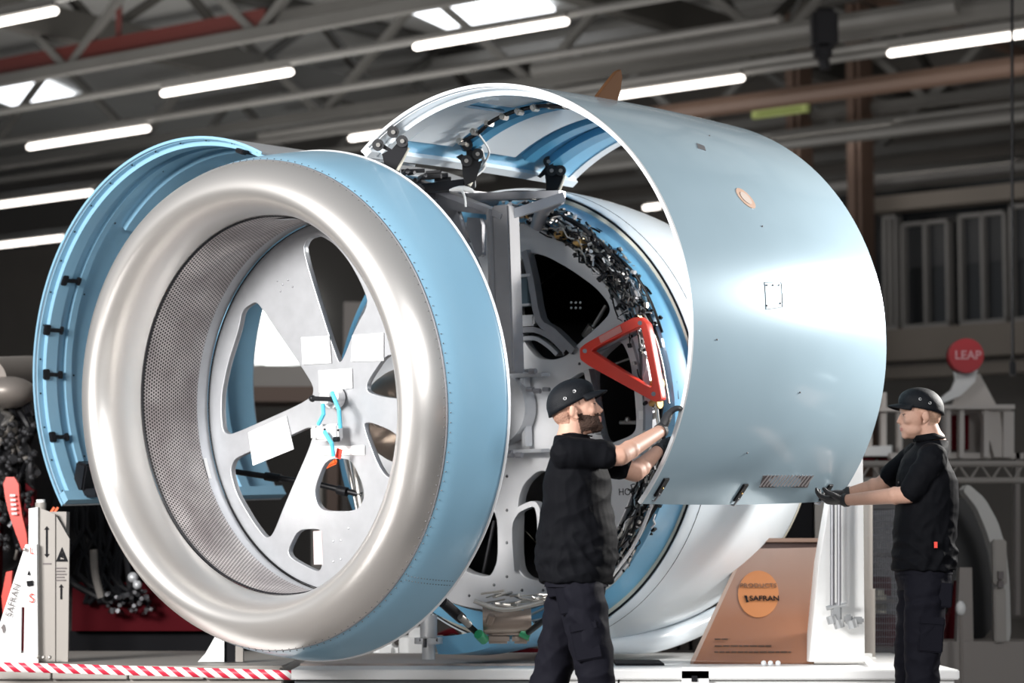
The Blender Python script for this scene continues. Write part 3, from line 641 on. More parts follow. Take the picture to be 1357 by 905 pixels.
link('dark_fittings', bm, 'black', root, kind='stuff'); link('metal_fittings', bm2, 'steel', root, kind='stuff'); link('pale_fittings', bm3, 'alu_w', root, kind='stuff')
for ph, R, s in ((30, 1.13, .07), (34, 1.15, .09), (38, 1.12, .07), (42, 1.17, .10), (47, 1.13, .08), (51, 1.17, .10), (56, 1.13, .07), (59, 1.17, .08), (23, 1.13, .06), (64, 1.16, .06), (128, 1.14, .07), (121, 1.16, .06), (134, 1.15, .07)):
    bm = bmesh.new(); add_box(bm, rpt(ph, R, UR+.04), s, s*.9, s*.62, EM.to_3x3() @ Matrix.Rotation(math.radians(ph), 3, 'Y'), bev=.01); link('control_box', bm, random.choice(('dark_steel', 'black', 'dark_steel', 'alu_d')), root)
for ph, R in ((16, 1.13), (30, 1.10), (37, 1.12), (66, 1.12), (84, 1.15), (89, 1.13)):
    bm = bmesh.new(); p = rpt(ph, R, UR-.02); add_tube(bm, [p, p+V2*.05+Vector((0, 0, .01))], .022, 12); add_tube(bm, [p+V2*.05, p+V2*.06], .028, 12); link('connector', bm, 'brass', root)
lathe('case_duct', [(UR-.03, 1.085), (UR-.05, 1.115), (UR-.03, 1.145), (UR, 1.15)], 'alu', root, a0=70, a1=106, seg=24, centre=CR, label='smooth grey duct along the right rim of the disc')

# ---- opened fan cowls
def cowl_surface(side):
    u0, u1 = .60, 2.37
    if side > 0: par = lambda s: (1.225+.012*s+.045*math.sin(PI*s)*.35, 1.0, .297-.04*s)
    else: par = lambda s: (1.262-.01*s, -1.0, .218-.03*s)
    def f(ph, s, d=0.):
        R, cv, cw = par(s); ph = math.radians(ph); return eng(cv+(R-d)*math.sin(ph), u0+(u1-u0)*s, cw+(R-d)*math.cos(ph))
    return f
def cowl_grid(f, a0, a1, s0, s1, d, na=60, ns=14):
    return surf([[f(a0+(a1-a0)*i/na, s0+(s1-s0)*j/ns, d) for i in range(na+1)] for j in range(ns+1)])
def shell(name, f, a0, a1, s0, s1, d0, d1, m, parent, na=60, ns=14, label=None, kind=None):
    bm = bmesh.new()
    def g(i, j, d): return f(a0+(a1-a0)*i/na, s0+(s1-s0)*j/ns, d)
    A_ = [[bm.verts.new(g(i, j, d0)) for i in range(na+1)] for j in range(ns+1)]
    B_ = [[bm.verts.new(g(i, j, d1)) for i in range(na+1)] for j in range(ns+1)]
    for G, fl in ((A_, 0), (B_, 1)):
        for j in range(ns):
            for i in range(na):
                q = (G[j][i], G[j][i+1], G[j+1][i+1], G[j+1][i]); bm.faces.new(q[::-1] if fl else q)
    for i in range(na):
        bm.faces.new((A_[0][i], B_[0][i], B_[0][i+1], A_[0][i+1])); bm.faces.new((A_[ns][i], A_[ns][i+1], B_[ns][i+1], B_[ns][i]))
    for j in range(ns):
        bm.faces.new((A_[j][0], A_[j+1][0], B_[j+1][0], B_[j][0])); bm.faces.new((A_[j][na], B_[j][na], B_[j+1][na], A_[j+1][na]))
    return link(name, bm, m, parent, label=label, kind=kind, auto=50)
def hit(f, px, py, a0, a1):
    """surface parameters of the cowl under a picture point, nearest to the camera"""
    best = None; fw = FW
    lo = [a0, 0.]; hi = [a1, 1.]
    for it in range(5):
        cand = []
        for i in range(25):
            for j in range(25):
                ph = lo[0]+(hi[0]-lo[0])*i/24; s = lo[1]+(hi[1]-lo[1])*j/24; d = f(ph, s)-CAMP
                x = 678.5+FPX*d.x/d.dot(FW); y = 452.5-FPX*d.dot(UP)/d.dot(FW); cand.append(((x-px)**2+(y-py)**2, ph, s))
        _, ph, s = min(cand); wa, ws = (hi[0]-lo[0])/8, (hi[1]-lo[1])/8
        lo = [max(a0, ph-wa), max(0, s-ws)]; hi = [min(a1, ph+wa), min(1, s+ws)]
    return ph, s
def patch(name, f, pts, m, parent, d=-.003, th=.003, label=None, a0=5, a1=133):
    q = [hit(f, x, y, a0, a1) for x, y in pts]; bm = bmesh.new()
    t_ = [bm.verts.new(f(a, s, d)) for a, s in q]; b_ = [bm.verts.new(f(a, s, d+th)) for a, s in q]
    bm.faces.new(t_); bm.faces.new(b_[::-1])
    for i in range(len(q)): bm.faces.new((t_[i], t_[(i+1) % len(q)], b_[(i+1) % len(q)], b_[i]))
    return link(name, bm, m, parent, smooth=False, label=label)
FR = cowl_surface(1); AR0, AR1 = -37, 132.5
cr = shell('fan_cowl', FR, AR0, AR1, 0, 1, 0, .012, 'cowl', root, 96, 20, label='blue-grey fan cowl swung open on the right, held by the workers')
inn = shell('inner_skin', FR, AR0+.6, AR1-.6, .01, .99, .0122, .016, 'blue_in', cr, 72, 14)
shell('front_edge_strip', FR, AR0, AR1, -.004, .004, -.001, .015, 'edge', cr, 96, 2)
shell('front_inner_strip', FR, AR0+.6, AR1-.6, .006, .045, .0162, .021, 'edge', cr, 96, 2)
shell('rear_edge_strip', FR, AR0, AR1, .965, 1.002, .0162, .022, 'edge', cr, 96, 2)
shell('front_frame', FR, AR0+1, AR1-1, .045, .10, .02, .05, 'tr', cr, 72, 2)
shell('hinge_edge_strip', FR, AR0, AR0+2.2, 0, 1, .0122, .045, 'tr', cr, 3, 20)
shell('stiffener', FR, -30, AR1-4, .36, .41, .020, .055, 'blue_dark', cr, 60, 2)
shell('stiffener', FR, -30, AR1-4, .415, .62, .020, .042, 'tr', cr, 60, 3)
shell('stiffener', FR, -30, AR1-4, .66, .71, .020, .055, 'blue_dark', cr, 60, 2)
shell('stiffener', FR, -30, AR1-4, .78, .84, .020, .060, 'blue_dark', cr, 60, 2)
shell('recess_panel', FR, -30, -12, .12, .32, .020, .034, 'tr', cr, 14, 3)
shell('recess_panel', FR, -8, 22, .14, .30, .020, .034, 'tr', cr, 18, 3)
# hold-open harness inside
bm = bmesh.new(); add_tube(bm, smooth_path([FR(-27+i*6, .30+.012*math.sin(i*2.1), .06+.01*math.sin(i*1.3)) for i in range(9)], 4), .011, 8); link('inner_harness', bm, 'black', cr)
bm = bmesh.new()
for i in range(10): add_box(bm, FR(-26+i*4.9, .30, .062), .035, .05, .03, EM.to_3x3() @ Matrix.Rotation(random.uniform(0, 1), 3, 'Y'), bev=.006)
link('harness_clips', bm, 'steel', cr)
bm = bmesh.new(); add_tube(bm, smooth_path([FR(-22, .33, .06), FR(-26, .42, .10), FR(-31, .44, .12), FR(-35, .46, .10), FR(-36.5, .44, .18)], 4), .006, 6); add_tube(bm, smooth_path([FR(-27, .40, .07), FR(-31, .45, .12), FR(-34, .42, .15)], 4), .012, 6); link('white_cable', bm, 'white', cr)
# outside details
bm = bmesh.new()
for i in range(14):
    a_, s_ = hit(FR, 1012+i*4.6, 637, 60, 133); p0 = FR(a_+1.5, s_-.006, -.003); p1 = FR(a_-1.6, s_+.006, -.003); add_tube(bm, [p0, p1], .0045, 6)
grille = patch('vent_grille', FR, [(1006, 646), (1011, 630), (1076, 631), (1070, 646)], 'ink_g', cr, d=-.001, th=.003, label='slatted vent grille')
link('slats', bm, 'vent', cr)
def line_on(name, pts, m, r=.0015, closed=True):
    q = [hit(FR, x, y, 5, 133) for x, y in pts]
    if closed: q.append(q[0])
    bm = bmesh.new(); P = []
    for (a, s), (a2, s2) in zip(q, q[1:]):
        for k in range(4): P.append(FR(a+(a2-a)*k/4, s+(s2-s)*k/4, -.001))
    P.append(FR(*q[-1], -.001)); add_tube(bm, P, r, 5); return link(name, bm, m, cr)
line_on('access_panel_gap', [(1013, 374), (1035, 374), (1037, 407), (1015, 410)], 'ink_g')
bm = bmesh.new()
for x, y in ((1016, 378), (1024, 378), (1032, 378), (1016, 405), (1034, 402), (1010, 300), (940, 180), (1060, 520), (950, 450), (990, 600)): add_ball(bm, FR(*hit(FR, x, y, 5, 133), -.001), .005, sub=1)
link('skin_fasteners', bm, 'ink_g', cr, kind='stuff')
el = [(988+13*math.cos(i*PI/8)*.95+4*math.sin(i*PI/8), 263+8*math.cos(i*PI/8)+11*math.sin(i*PI/8)) for i in range(16)]
patch('round_print', FR, el, 'tan', cr, label='faded tan round print')
el2 = [(988+.6*(x-988), 263+.6*(y-263)) for x, y in el]; patch('print_centre', FR, el2, mat('pale_tan', (.66, .56, .50), .5), cr, d=-.005, th=.002)
patch('small_plate', FR, [(923, 190), (933, 194), (935, 200), (925, 197)], 'alu_d', cr)
for x, y in ((876, 645), (981, 652), (1094, 652)):
    ph, s = hit(FR, x, y, 60, 132); bm = bmesh.new()
    c = FR(ph, s, -.004); tt = (FR(ph+3, s)-FR(ph-3, s)).normalized(); nn = (FR(ph, s, -.1)-FR(ph, s)).normalized(); ss = tt.cross(nn)
    R3 = Matrix((ss, nn, tt)).transposed(); add_box(bm, c, .045, .012, .105, R3, bev=.004); L_ = link('latch', bm, 'black', cr)
    bm = bmesh.new(); add_tube(bm, [c+tt*.03+nn*.008, c+tt*.075+nn*.004, c+tt*.085-nn*.02], .005, 6); link('latch_hook', bm, 'alu_d', cr); bm = bmesh.new(); add_ball(bm, c+nn*.008, .006, sub=1); link('latch_pin', bm, 'brass', cr)
M['tan_stripe'] = mat('tan_stripe', (.26, .16, .08), .85, spec=.08)
# strake fin on the top of the skin
ph, s = hit(FR, 806, 128, 0, 40); c = FR(ph, s); up = (FR(ph, s, -.1)-c).normalized(); fd = (FR(ph, s+.05)-c).normalized()
pts = [(-.10, 0), (-.04, .07), (.02, .135), (.055, .15), (.075, .12), (.08, .05), (.07, 0)]
plate('strake_fin', [pts], c, fd, up, .014, 'stripe', cr, .003, label='brown striped fin on top of the open cowl')
nn = fd.cross(up)
for k in range(3):
    x = -.035+k*.036; plate('fin_stripe', [[(x, .012), (x+.009, .012), (x+.030, .060+.022*k), (x+.021, .062+.022*k)]], c, fd, up, .0185, 'tan_stripe', cr)
# hinge arms between the beam and the cowl
def hinge(base, fork, nodes_, u, s, rod):
    Y0 = eng(.62, u, 1.22).y
    P = lambda q, dy=0: at(q[0], q[1], Y0+dy)
    bm = bmesh.new(); k = len(fork)
    V_ = [P(q, -.03) for q in fork]; W_ = [P(q, .03) for q in fork]; a_ = [bm.verts.new(v) for v in V_]; b_ = [bm.verts.new(v) for v in W_]
    bm.faces.new(a_); bm.faces.new(b_[::-1])
    for i in range(k): bm.faces.new((a_[i], a_[(i+1) % k], b_[(i+1) % k], b_[i]))
    arm = link('hinge_arm', bm, 'black', cr, smooth=False)
    for q in nodes_:
        bm = bmesh.new(); add_tube(bm, [P(q, -.05), P(q, .05)], .030, 14); link('hinge_knuckle', bm, 'rubber', cr)
        bm = bmesh.new(); add_tube(bm, [P(q, -.06), P(q, -.05)], .011, 10); link('hinge_pin', bm, 'steel', cr)
    bm = bmesh.new(); add_tube(bm, [P(rod[0], .0), P(rod[1], -.02)], .010, 8); link('hinge_rod', bm, 'cream', cr)
    bm = bmesh.new(); bar(bm, P(base), eng(.02, u, 1.16), .07, .05); link('hinge_foot', bm, 'black', cr)
hinge((517, 224), [(506, 204), (514, 200), (500, 194), (499, 188), (507, 190), (519, 198), (526, 190), (524, 184), (532, 183), (541, 190), (540, 198), (524, 226), (511, 224)], ((501, 192), (533, 187), (521, 175)), .72, .05, ((541, 196), (526, 226)))
hinge((622, 244), [(612, 214), (604, 208), (612, 204), (618, 208), (618, 196), (628, 200), (636, 206), (634, 214), (640, 212), (630, 240), (616, 246), (613, 230)], ((619, 192), (633, 204), (618, 213)), 1.40, .42, ((636, 215), (622, 246)))
hinge((728, 258), [(722, 232), (716, 236), (712, 234), (722, 222), (724, 212), (732, 218), (740, 222), (746, 228), (746, 236), (734, 262), (722, 262), (724, 246)], ((727, 214), (731, 226), (743, 226)), 2.20, .88, ((748, 232), (738, 260)))
# left cowl, seen from inside
FL = cowl_surface(-1); AL0, AL1 = -124, 27
cl = shell('fan_cowl', FL, AL0, AL1, 0, 1, 0, .012, 'silver_skin', root, 96, 20, label='fan cowl swung open on the left, showing its blue inside')
shell('inner_skin', FL, AL0+.5, AL1-.5, .008, .992, .0125, .018, 'blue', cl, 80, 14)
shell('front_edge_strip', FL, AL0, AL1, -.003, .002, .0, .014, 'blue', cl, 96, 2)
shell('front_frame', FL, AL0+.4, AL1-.4, .03, .075, .018, .045, 'blue', cl, 80, 2)
shell('second_frame', FL, AL0+.4, AL1-.4, .115, .14, .018, .040, 'blue', cl, 80, 2)
shell('duct_panel', FL, -45, 2, .20, .70, .018, .050, 'blue', cl, 40, 6)
shell('bottom_rail', FL, AL0, AL0+3, 0, 1, .018, .06, 'blue', cl, 3, 12)
shell('rear_frame', FL, AL0+.4, AL1-.4, .80, .84, .018, .06, 'blue', cl, 80, 2)
shell('stiffener', FL, -118, -60, .50, .53, .018, .05, 'blue', cl, 40, 2)
for ph, s in ((-62, .075), (-76, .05), (-88, .06), (-105, .06), (20, .03)):
    bm = bmesh.new(); c = FL(ph, s, .045); t1 = (FL(ph, s+.03)-FL(ph, s)).normalized(); nn = (FL(ph, s, .1)-FL(ph, s)).normalized(); tt = t1.cross(nn)
    R3 = Matrix((t1, nn, tt)).transposed(); add_box(bm, c, .14, .02, .022, R3, bev=.004); add_box(bm, c-t1*.05, .04, .025, .06, R3, bev=.005); add_box(bm, c+t1*.055, .022, .025, .045, R3, bev=.004); link('hold_bracket', bm, 'black', cl)
bm = bmesh.new()
for ph in range(-120, 26, 9): add_ball(bm, FL(ph, .018, .019), .006, sub=1)
for ph in range(-110, 20, 22): add_ball(bm, FL(ph, .16, .019), .006, sub=1)
link('skin_fasteners', bm, 'ink', cl, kind='stuff')
ph, s = AL0+4, .10; c = FL(ph, s, .05); bm = bmesh.new(); add_box(bm, c+WX*.05, .09, .10, .19, EM.to_3x3() @ Matrix.Rotation(.25, 3, 'Y'), bev=.01); add_box(bm, c-WX*.03+V2*.07, .14, .08, .05, EM.to_3x3(), bev=.01); link('bottom_latch', bm, 'black', cl)
bm = bmesh.new(); p = at(70, 680, 12.6); R3 = Matrix.Rotation(.6, 3, 'Y'); add_box(bm, at(68, 678, FL(AL0+1, .05).y-.02), .012, .01, .06, R3); add_box(bm, at(73, 678, FL(AL0+1, .05).y-.02), .012, .01, .06, R3); link('orange_flag', bm, 'orange', cl)
# top beam and fairing between the two hinges
bm = surf([[eng(v, .45+u_, 1.285-.012*u_-.10*(v/.4)**2) for v in np.linspace(-.42, .22, 12)] for u_ in np.linspace(0, .62, 6)]); ff = link('top_fairing', bm, 'silver_skin', root); sm = ff.modifiers.new('s', 'SOLIDIFY'); sm.thickness = .012
bm = bmesh.new(); add_box(bm, eng(-.06, 1.5, 1.14), .20, 1.5, .07, EM.to_3x3(), bev=.01); link('hinge_beam', bm, 'alu_d', root)
bm = bmesh.new()
for k in range(14):
    p = eng(random.uniform(-.05, .10), 1.15+random.uniform(-.1, .35), 1.20+random.uniform(0, .05)); add_tube(bm, [p, p+V2*random.uniform(.03, .1)+AX*random.uniform(-.1, .1)], random.uniform(.008, .016), 8)
link('beam_fittings', bm, 'dark_steel', root, kind='stuff')
bm = bmesh.new(); add_tube(bm, smooth_path([at(596, 252, 12.5), at(615, 250, 12.45), at(628, 254, 12.45)], 3), .012, 8, rs=[.006, .012, .016, .016, .014, .012, .006][:7]); add_tube(bm, smooth_path([at(612, 251, 12.45), at(616, 262, 12.4), at(617, 274, 12.4)], 3), .006, 8); link('cable_end', bm, 'white', root)
# mounting column below the inlet and under the body
bm = bmesh.new(); add_tube(bm, [at(568, 815, 12.9), at(568, 848, 12.9)], .045, 16); add_tube(bm, [at(568, 845, 12.9), at(568, 853, 12.9)], .075, 16); add_tube(bm, [at(568, 853, 12.9), at(568, 874, 12.9)], .035, 16); link('mount_leg', bm, 'alu_w', root)
bm = bmesh.new(); add_tube(bm, [at(556, 848, 12.85), at(580, 848, 12.85)], .012, 8); add_tube(bm, [at(563, 846, 12.8), at(563, 858, 12.8)], .010, 8); link('clamp_handle', bm, 'dark_steel', root)
# ================================================================== platforms and stands
def box_px(bm, x0, y0, x1, y1, Y, dep, floor=False):
    a_, b_ = at(x0, y1, Y), at(x1, y0, Y)
    if floor: a_.z = 0
    add_box(bm, ((a_.x+b_.x)/2, Y+dep/2, (a_.z+b_.z)/2), abs(b_.x-a_.x), dep, abs(b_.z-a_.z))
def ybox(bm, x0, x1, y0, y1, z0, z1, bev=0): add_box(bm, ((x0+x1)/2, (y0+y1)/2, (z0+z1)/2), x1-x0, y1-y0, z1-z0, bev=bev)
ZP = .425
# right / centre platform
t = thing('display_platform', 'low white display platform under the engine, with a dark grey front to the left', 'platform', (.5, 13.6, 0))
bm = bmesh.new(); ybox(bm, -1.15, 2.32, 12.62, 14.9, ZP-.05, ZP, .006); link('deck', bm, 'white', t)
bm = bmesh.new(); ybox(bm, -1.13, .18, 12.66, 12.72, 0, ZP-.05, .004); link('dark_front_panel', bm, mat('slate_front', (.11, .12, .125), .35), t, label='dark grey front panel')
bm = bmesh.new(); ybox(bm, .19, .55, 12.66, 12.72, 0, ZP-.05, .004); link('front_panel', bm, 'white', t)
bm = bmesh.new(); ybox(bm, .56, 2.30, 12.66, 12.72, 0, ZP-.05, .004); link('front_panel', bm, 'white', t)
bm = bmesh.new(); ybox(bm, -1.1, 2.28, 12.8, 14.8, .02, ZP-.06); link('plinth_core', bm, 'grey', t)
bm = bmesh.new(); ybox(bm, -1.14, .36, 13.1, 14.5, ZP, ZP+.012); link('deck_mat', bm, mat('pinkish_deck', (.50, .42, .38), .5), t)
# slot and small tag on its front
bm = bmesh.new(); ybox(bm, 1.70, 2.05, 12.648, 12.665, .12, .34); link('front_recess', bm, 'greige', t)
bm = bmesh.new(); ybox(bm, .56, .82, 13.1, 13.6, ZP+.001, ZP+.012); link('cable_cover', bm, 'ink', t)
bm = bmesh.new(); ybox(bm, .88, 1.02, 12.62, 12.66, ZP-.09, ZP+.012); link('front_lug', bm, 'white', t)
bm = bmesh.new(); ybox(bm, .93, .96, 12.612, 12.622, ZP-.06, ZP-.03); link('lug_mark', bm, 'ink', t)
# left platform with taped edge
t = thing('left_platform', 'grey stand base carrying the warning-marked post, at the lower left', 'platform', (-2.6, 13.2, 0))
bm = bmesh.new(); ybox(bm, -4.3, -1.2, 12.75, 14.8, .30, .44, .006); link('deck', bm, 'greige', t)
bm = bmesh.new(); ybox(bm, -4.2, -1.25, 12.9, 14.6, .0, .30); link('plinth_core', bm, 'grey', t)
for k in range(6):
    bm = bmesh.new(); x = -3.6+k*.40; ybox(bm, x, x+.39, 12.72, 12.76, .372, .432, .004); link('edge_profile', bm, 'greige', t)
# barrier tapes (uv stripes)
def tape(name, p, q, h, label, n=24, sag=.0, rep=16):
    p, q = Vector(p), Vector(q); bm = bmesh.new(); L = bm.loops.layers.uv.new('UVMap'); V_ = []
    for i in range(n+1):
        s = i/n; c = p.lerp(q, s)-Vector((0, 0, sag*4*s*(1-s))); V_.append((bm.verts.new(c), bm.verts.new(c+Vector((0, .004*math.sin(i), h))), s))
    for a_, b_ in zip(V_, V_[1:]):
        f = bm.faces.new((a_[0], b_[0], b_[1], a_[1]))
        for l, uv in zip(f.loops, ((a_[2]*rep, 0), (b_[2]*rep, 0), (b_[2]*rep, .8), (a_[2]*rep, .8))): l[L].uv = uv
    bm.faces.ensure_lookup_table(); o = link(name, bm, 'tape', None); sm = o.modifiers.new('s', 'SOLIDIFY'); sm.thickness = .002
    tag(o, label, 'barrier tape', 'red and white tapes'); return o
p, q = at(-30, 889, 12.5), at(386, 901, 12.3)
tape('barrier_tape', p, q, .048, 'red and white striped tape along the white ledge at lower left', rep=21)
bm = bmesh.new(); ybox(bm, p.x, q.x, 12.36, 12.40, -0.0, p.z-.06); o = link('ledge_board', bm, 'white', None); tag(o, 'white board below the striped tape at lower left', 'board')
tape('barrier_tape', at(1248, 878, 17.5), at(1420, 876, 17.5), .055, 'red and white striped tape behind the right worker', rep=12)
# ---- post with warning signs at left
t = thing('stand_post', 'grey steel post with black warning symbols and a white slanted foot plate, lower left', 'stand', at(68, 876, 13.2))
Yp = 13.15
splate('post_front', [(50, 672), (73, 681), (73, 877), (50, 877)], Yp, .02, 'greige', t)
splate('post_side_panel', [(73, 681), (92, 714), (90, 877), (73, 877)], Yp+.01, .02, 'greige', t)
splate('post_edge', [(38, 674), (50, 672), (50, 877), (38, 877)], Yp-.02, .05, 'white', t)
bm = bmesh.new(); add_tube(bm, [at(54, 666, Yp+.1), at(54, 676, Yp+.1)], .03, 14); box_px(bm, 42, 678, 88, 876, Yp+.05, .10); link('post_core', bm, 'greige', t)
bm = bmesh.new(); add_tube(bm, [at(54, 662, Yp+.1), at(54, 668, Yp+.1)], .024, 14); link('post_cap', bm, 'white', t)
ft = splate('foot_plate', [(34, 722), (48, 721), (50, 878), (-10, 878), (-4, 840), (6, 808)], Yp-.05, .02, 'white', t, holes=[[(28, 804), (33, 804), (32, 866), (27, 866)]], bevel=.002)
d0, d1 = at(7, 828, Yp-.065), at(25, 762, Yp-.065); e1 = (d1-d0).normalized(); e2 = Vector((-e1.z, 0, e1.x))
text('plate_lettering', 'SAFRAN', (d0+d1)/2+Vector((.005, 0, 0)), e1, e2, .050, 'ink_g', ft)
splate('logo_mark', [(1, 832), (5, 826), (7, 834), (4, 840), (3, 834)], Yp-.063, .002, 'ink_g', ft)
def decal(name, pts, m, Y=None): return splate(name, pts, Y or Yp-.003, .003, m, t)
def arrow(x, y0, y1, w_=2.2, up_=True, down=True):
    h = w_*2.2; P = []
    P += [(x, y0), (x+w_*1.6, y0+h), (x+w_*.6, y0+h)] if up_ else [(x+w_*.6, y0)]
    P += [(x+w_*.6, y1-h), (x+w_*1.6, y1-h), (x, y1), (x-w_*1.6, y1-h), (x-w_*.6, y1-h)] if down else [(x+w_*.6, y1), (x-w_*.6, y1)]
    P += [(x-w_*.6, y0+h), (x-w_*1.6, y0+h)] if up_ else [(x-w_*.6, y0)]
    return P
decal('arrow_symbol', arrow(62, 697, 739), 'ink'); decal('post_small_print', [(57, 746), (68, 746), (68, 748), (57, 748)], 'ink_g')
splate('warning_triangle', [(82, 725), (74, 744), (90, 744)], Yp+.005, .003, 'ink', t, holes=[[(82, 730), (79, 741), (85, 741)]])
decal('warning_bolt', [(82, 732), (80, 738), (84, 740)], 'ink', Yp+.005)
for i, wd in enumerate((14, 12, 14, 11, 13)): decal('post_text_line', [(74, 752+i*4), (74+wd, 752+i*4), (74+wd, 753.6+i*4), (74, 753.6+i*4)], 'ink_g', Yp+.005)
decal('arrow_symbol', arrow(81, 774, 794, 1.9, True, False), 'ink', Yp+.005)
decal('foot_symbol', [(38, 755), (40, 762), (36, 762)], 'ink', Yp-.063); decal('foot_symbol', [(35, 770), (44, 769), (44, 776), (36, 777)], 'ink', Yp-.063)
text('red_letter', 'S', at(42, 793, Yp-.064), (1, 0, 0), (0, 0, 1), .07, 'red', ft); text('red_letter', 'L', at(42, 730, Yp-.064), (1, 0, 0), (0, 0, 1), .05, 'red', ft)
bm = bmesh.new()
for x, y in ((33, 728), (50, 870), (58, 871), (66, 871)): add_ball(bm, at(x, y, Yp-.07), .012, sub=1)
link('bolts', bm, 'steel', t, kind='stuff')

# ---- white column and its pipework behind the open cowl
t = thing('white_support_column', 'tall bright white tapering column with thin pipes, between the info board and right worker', 'column', at(1110, 878, 13.2))
splate('column_body', [(1125, 470), (1141, 470), (1145, 876), (1073, 876), (1086, 745), (1104, 640)], 13.2, .20, 'white', t, bevel=.004)
bm = bmesh.new()
for x in (1103, 1112): add_tube(bm, [at(x, 640, 13.1), at(x, 802, 13.1)], .013, 10)
link('pipe', bm, 'alu_d', t)
bm = bmesh.new()
add_tube(bm, [at(1095, 806, 13.1), at(1122, 800, 13.1)], .012, 8); add_box(bm, at(1108, 812, 13.12), .055, .06, .11, bev=.01)
add_box(bm, at(1124, 820, 13.12), .045, .05, .05, bev=.01); add_box(bm, at(1137, 822, 13.12), .06, .05, .04, bev=.01)
for x, y in ((1101, 822), (1110, 828), (1128, 828)): add_tube(bm, [at(x, y-6, 13.1), at(x+3, y+4, 13.1)], .028, 10)
link('valve_block', bm, mat('grey_valves', (.40, .41, .42), .4, .4), t)
bm = bmesh.new()
for x, y0, y1 in ((1150, 655, 784), (1152, 780, 872)): add_tube(bm, [at(x, y0, 14.0), at(x, y1, 14.0)], .028 if y0 < 700 else .034, 12)
link('conduit', bm, 'greige', t)
bm = bmesh.new(); add_box(bm, at(1150, 872, 13.4), .08, .1, .05, bev=.02); add_tube(bm, [at(1148, 874, 13.3), at(1156, 882, 12.9)], .02, 8); link('foot_fitting', bm, 'white', t)
# ---- information board, leaning back
t = thing('info_board', 'slanted orange printed information board with a round orange emblem', 'sign', at(1000, 879, 13.3))
LK = .72; LB = Vector((0, 13.3, at(1000, 875, 13.3).z)); LE = Vector((0, LK, 1)).normalized()
def lean(px, py, off=0.):
    d = ray(px, py); k = ((LB.y-off) - LK*(LB.z-ZC))/(d.y-LK*d.z); return CAMP+d*k
def lplate(name, pts, off, thick, m, holes=(), bevel=0.):
    o_ = LB-Vector((0, off, 0)); n_ = Vector((1, 0, 0)).cross(LE)       # towards the viewer
    c2 = lambda p: (lambda q: (q.x, (q-o_).dot(LE)))(lean(p[0], p[1], off))
    return plate(name, [[c2(p) for p in pts]], o_-n_*thick/2, (1, 0, 0), LE, thick, m, t, bevel)
lplate('board', [(985, 728), (1090, 726), (1073, 878), (916, 876)], 0, .04, 'board', bevel=.003)
lplate('side_edge', [(1090, 726), (1095, 722), (1079, 878), (1073, 878)], 0, .07, mat('glossy_amber_edge', (.42, .25, .15), .15))
lplate('left_edge', [(985, 728), (989, 728), (921, 876), (915, 876)], .006, .045, mat('pale_glass_edge', (.42, .32, .27), .2))
lplate('top_bar', [(982, 717), (1091, 717), (1091, 727), (982, 727)], 0, .08, mat('brown_bar', (.05, .025, .02), .4))
lplate('top_cover', [(980, 713), (1091, 713), (1091, 718), (980, 718)], .01, .09, mat('tan_bar', (.25, .16, .12), .4))
lplate('round_emblem', [(1005+27*math.cos(i*PI/16), 787+31*math.sin(i*PI/16)) for i in range(32)], .008, .006, mat('emblem_orange', (.50, .19, .065), .5))
text('emblem_word', 'PRODUCTS', lean(1005, 776, .0125), (1, 0, 0), LE, .040, 'brown_pipe', t)
text('emblem_word', 'SAFRAN', lean(1013, 793, .0125), (1, 0, 0), LE, .046, 'ink', t, bold=.001)
lplate('emblem_mark', [(986, 789), (990, 789), (991, 795), (993, 797), (989, 798), (988, 793)], .0125, .002, 'ink')
random.seed(5)
for y, x1 in ((846, 967), (855, 1022), (863, 1048)):
    x = 947; bm = bmesh.new()
    while x < x1:
        d = min(random.uniform(4, 10), x1-x); c_ = [lean(x, y+2, .012), lean(x+d, y+2, .012), lean(x+d, y, .012), lean(x, y, .012)]; bm.faces.new([bm.verts.new(q) for q in c_]); x += d+1.6
    bmesh.ops.solidify(bm, geom=bm.faces[:], thickness=.002); link('printed_line', bm, 'brown_pipe', t, smooth=False, kind='stuff')
for x in (985, 1065):
    bm = bmesh.new(); q = lean(x, 770, -.05); add_tube(bm, [q, Vector((q.x, q.y+.12, ZP))], .012, 8); link('prop', bm, 'dark_steel', t)
for x in (1012, 1021, 1031):
    bm = bmesh.new(); add_ball(bm, (at(x, 882, 13.1).x, 13.1, ZP+.014), .015, sub=2); link('base_knob', bm, 'edge', t)

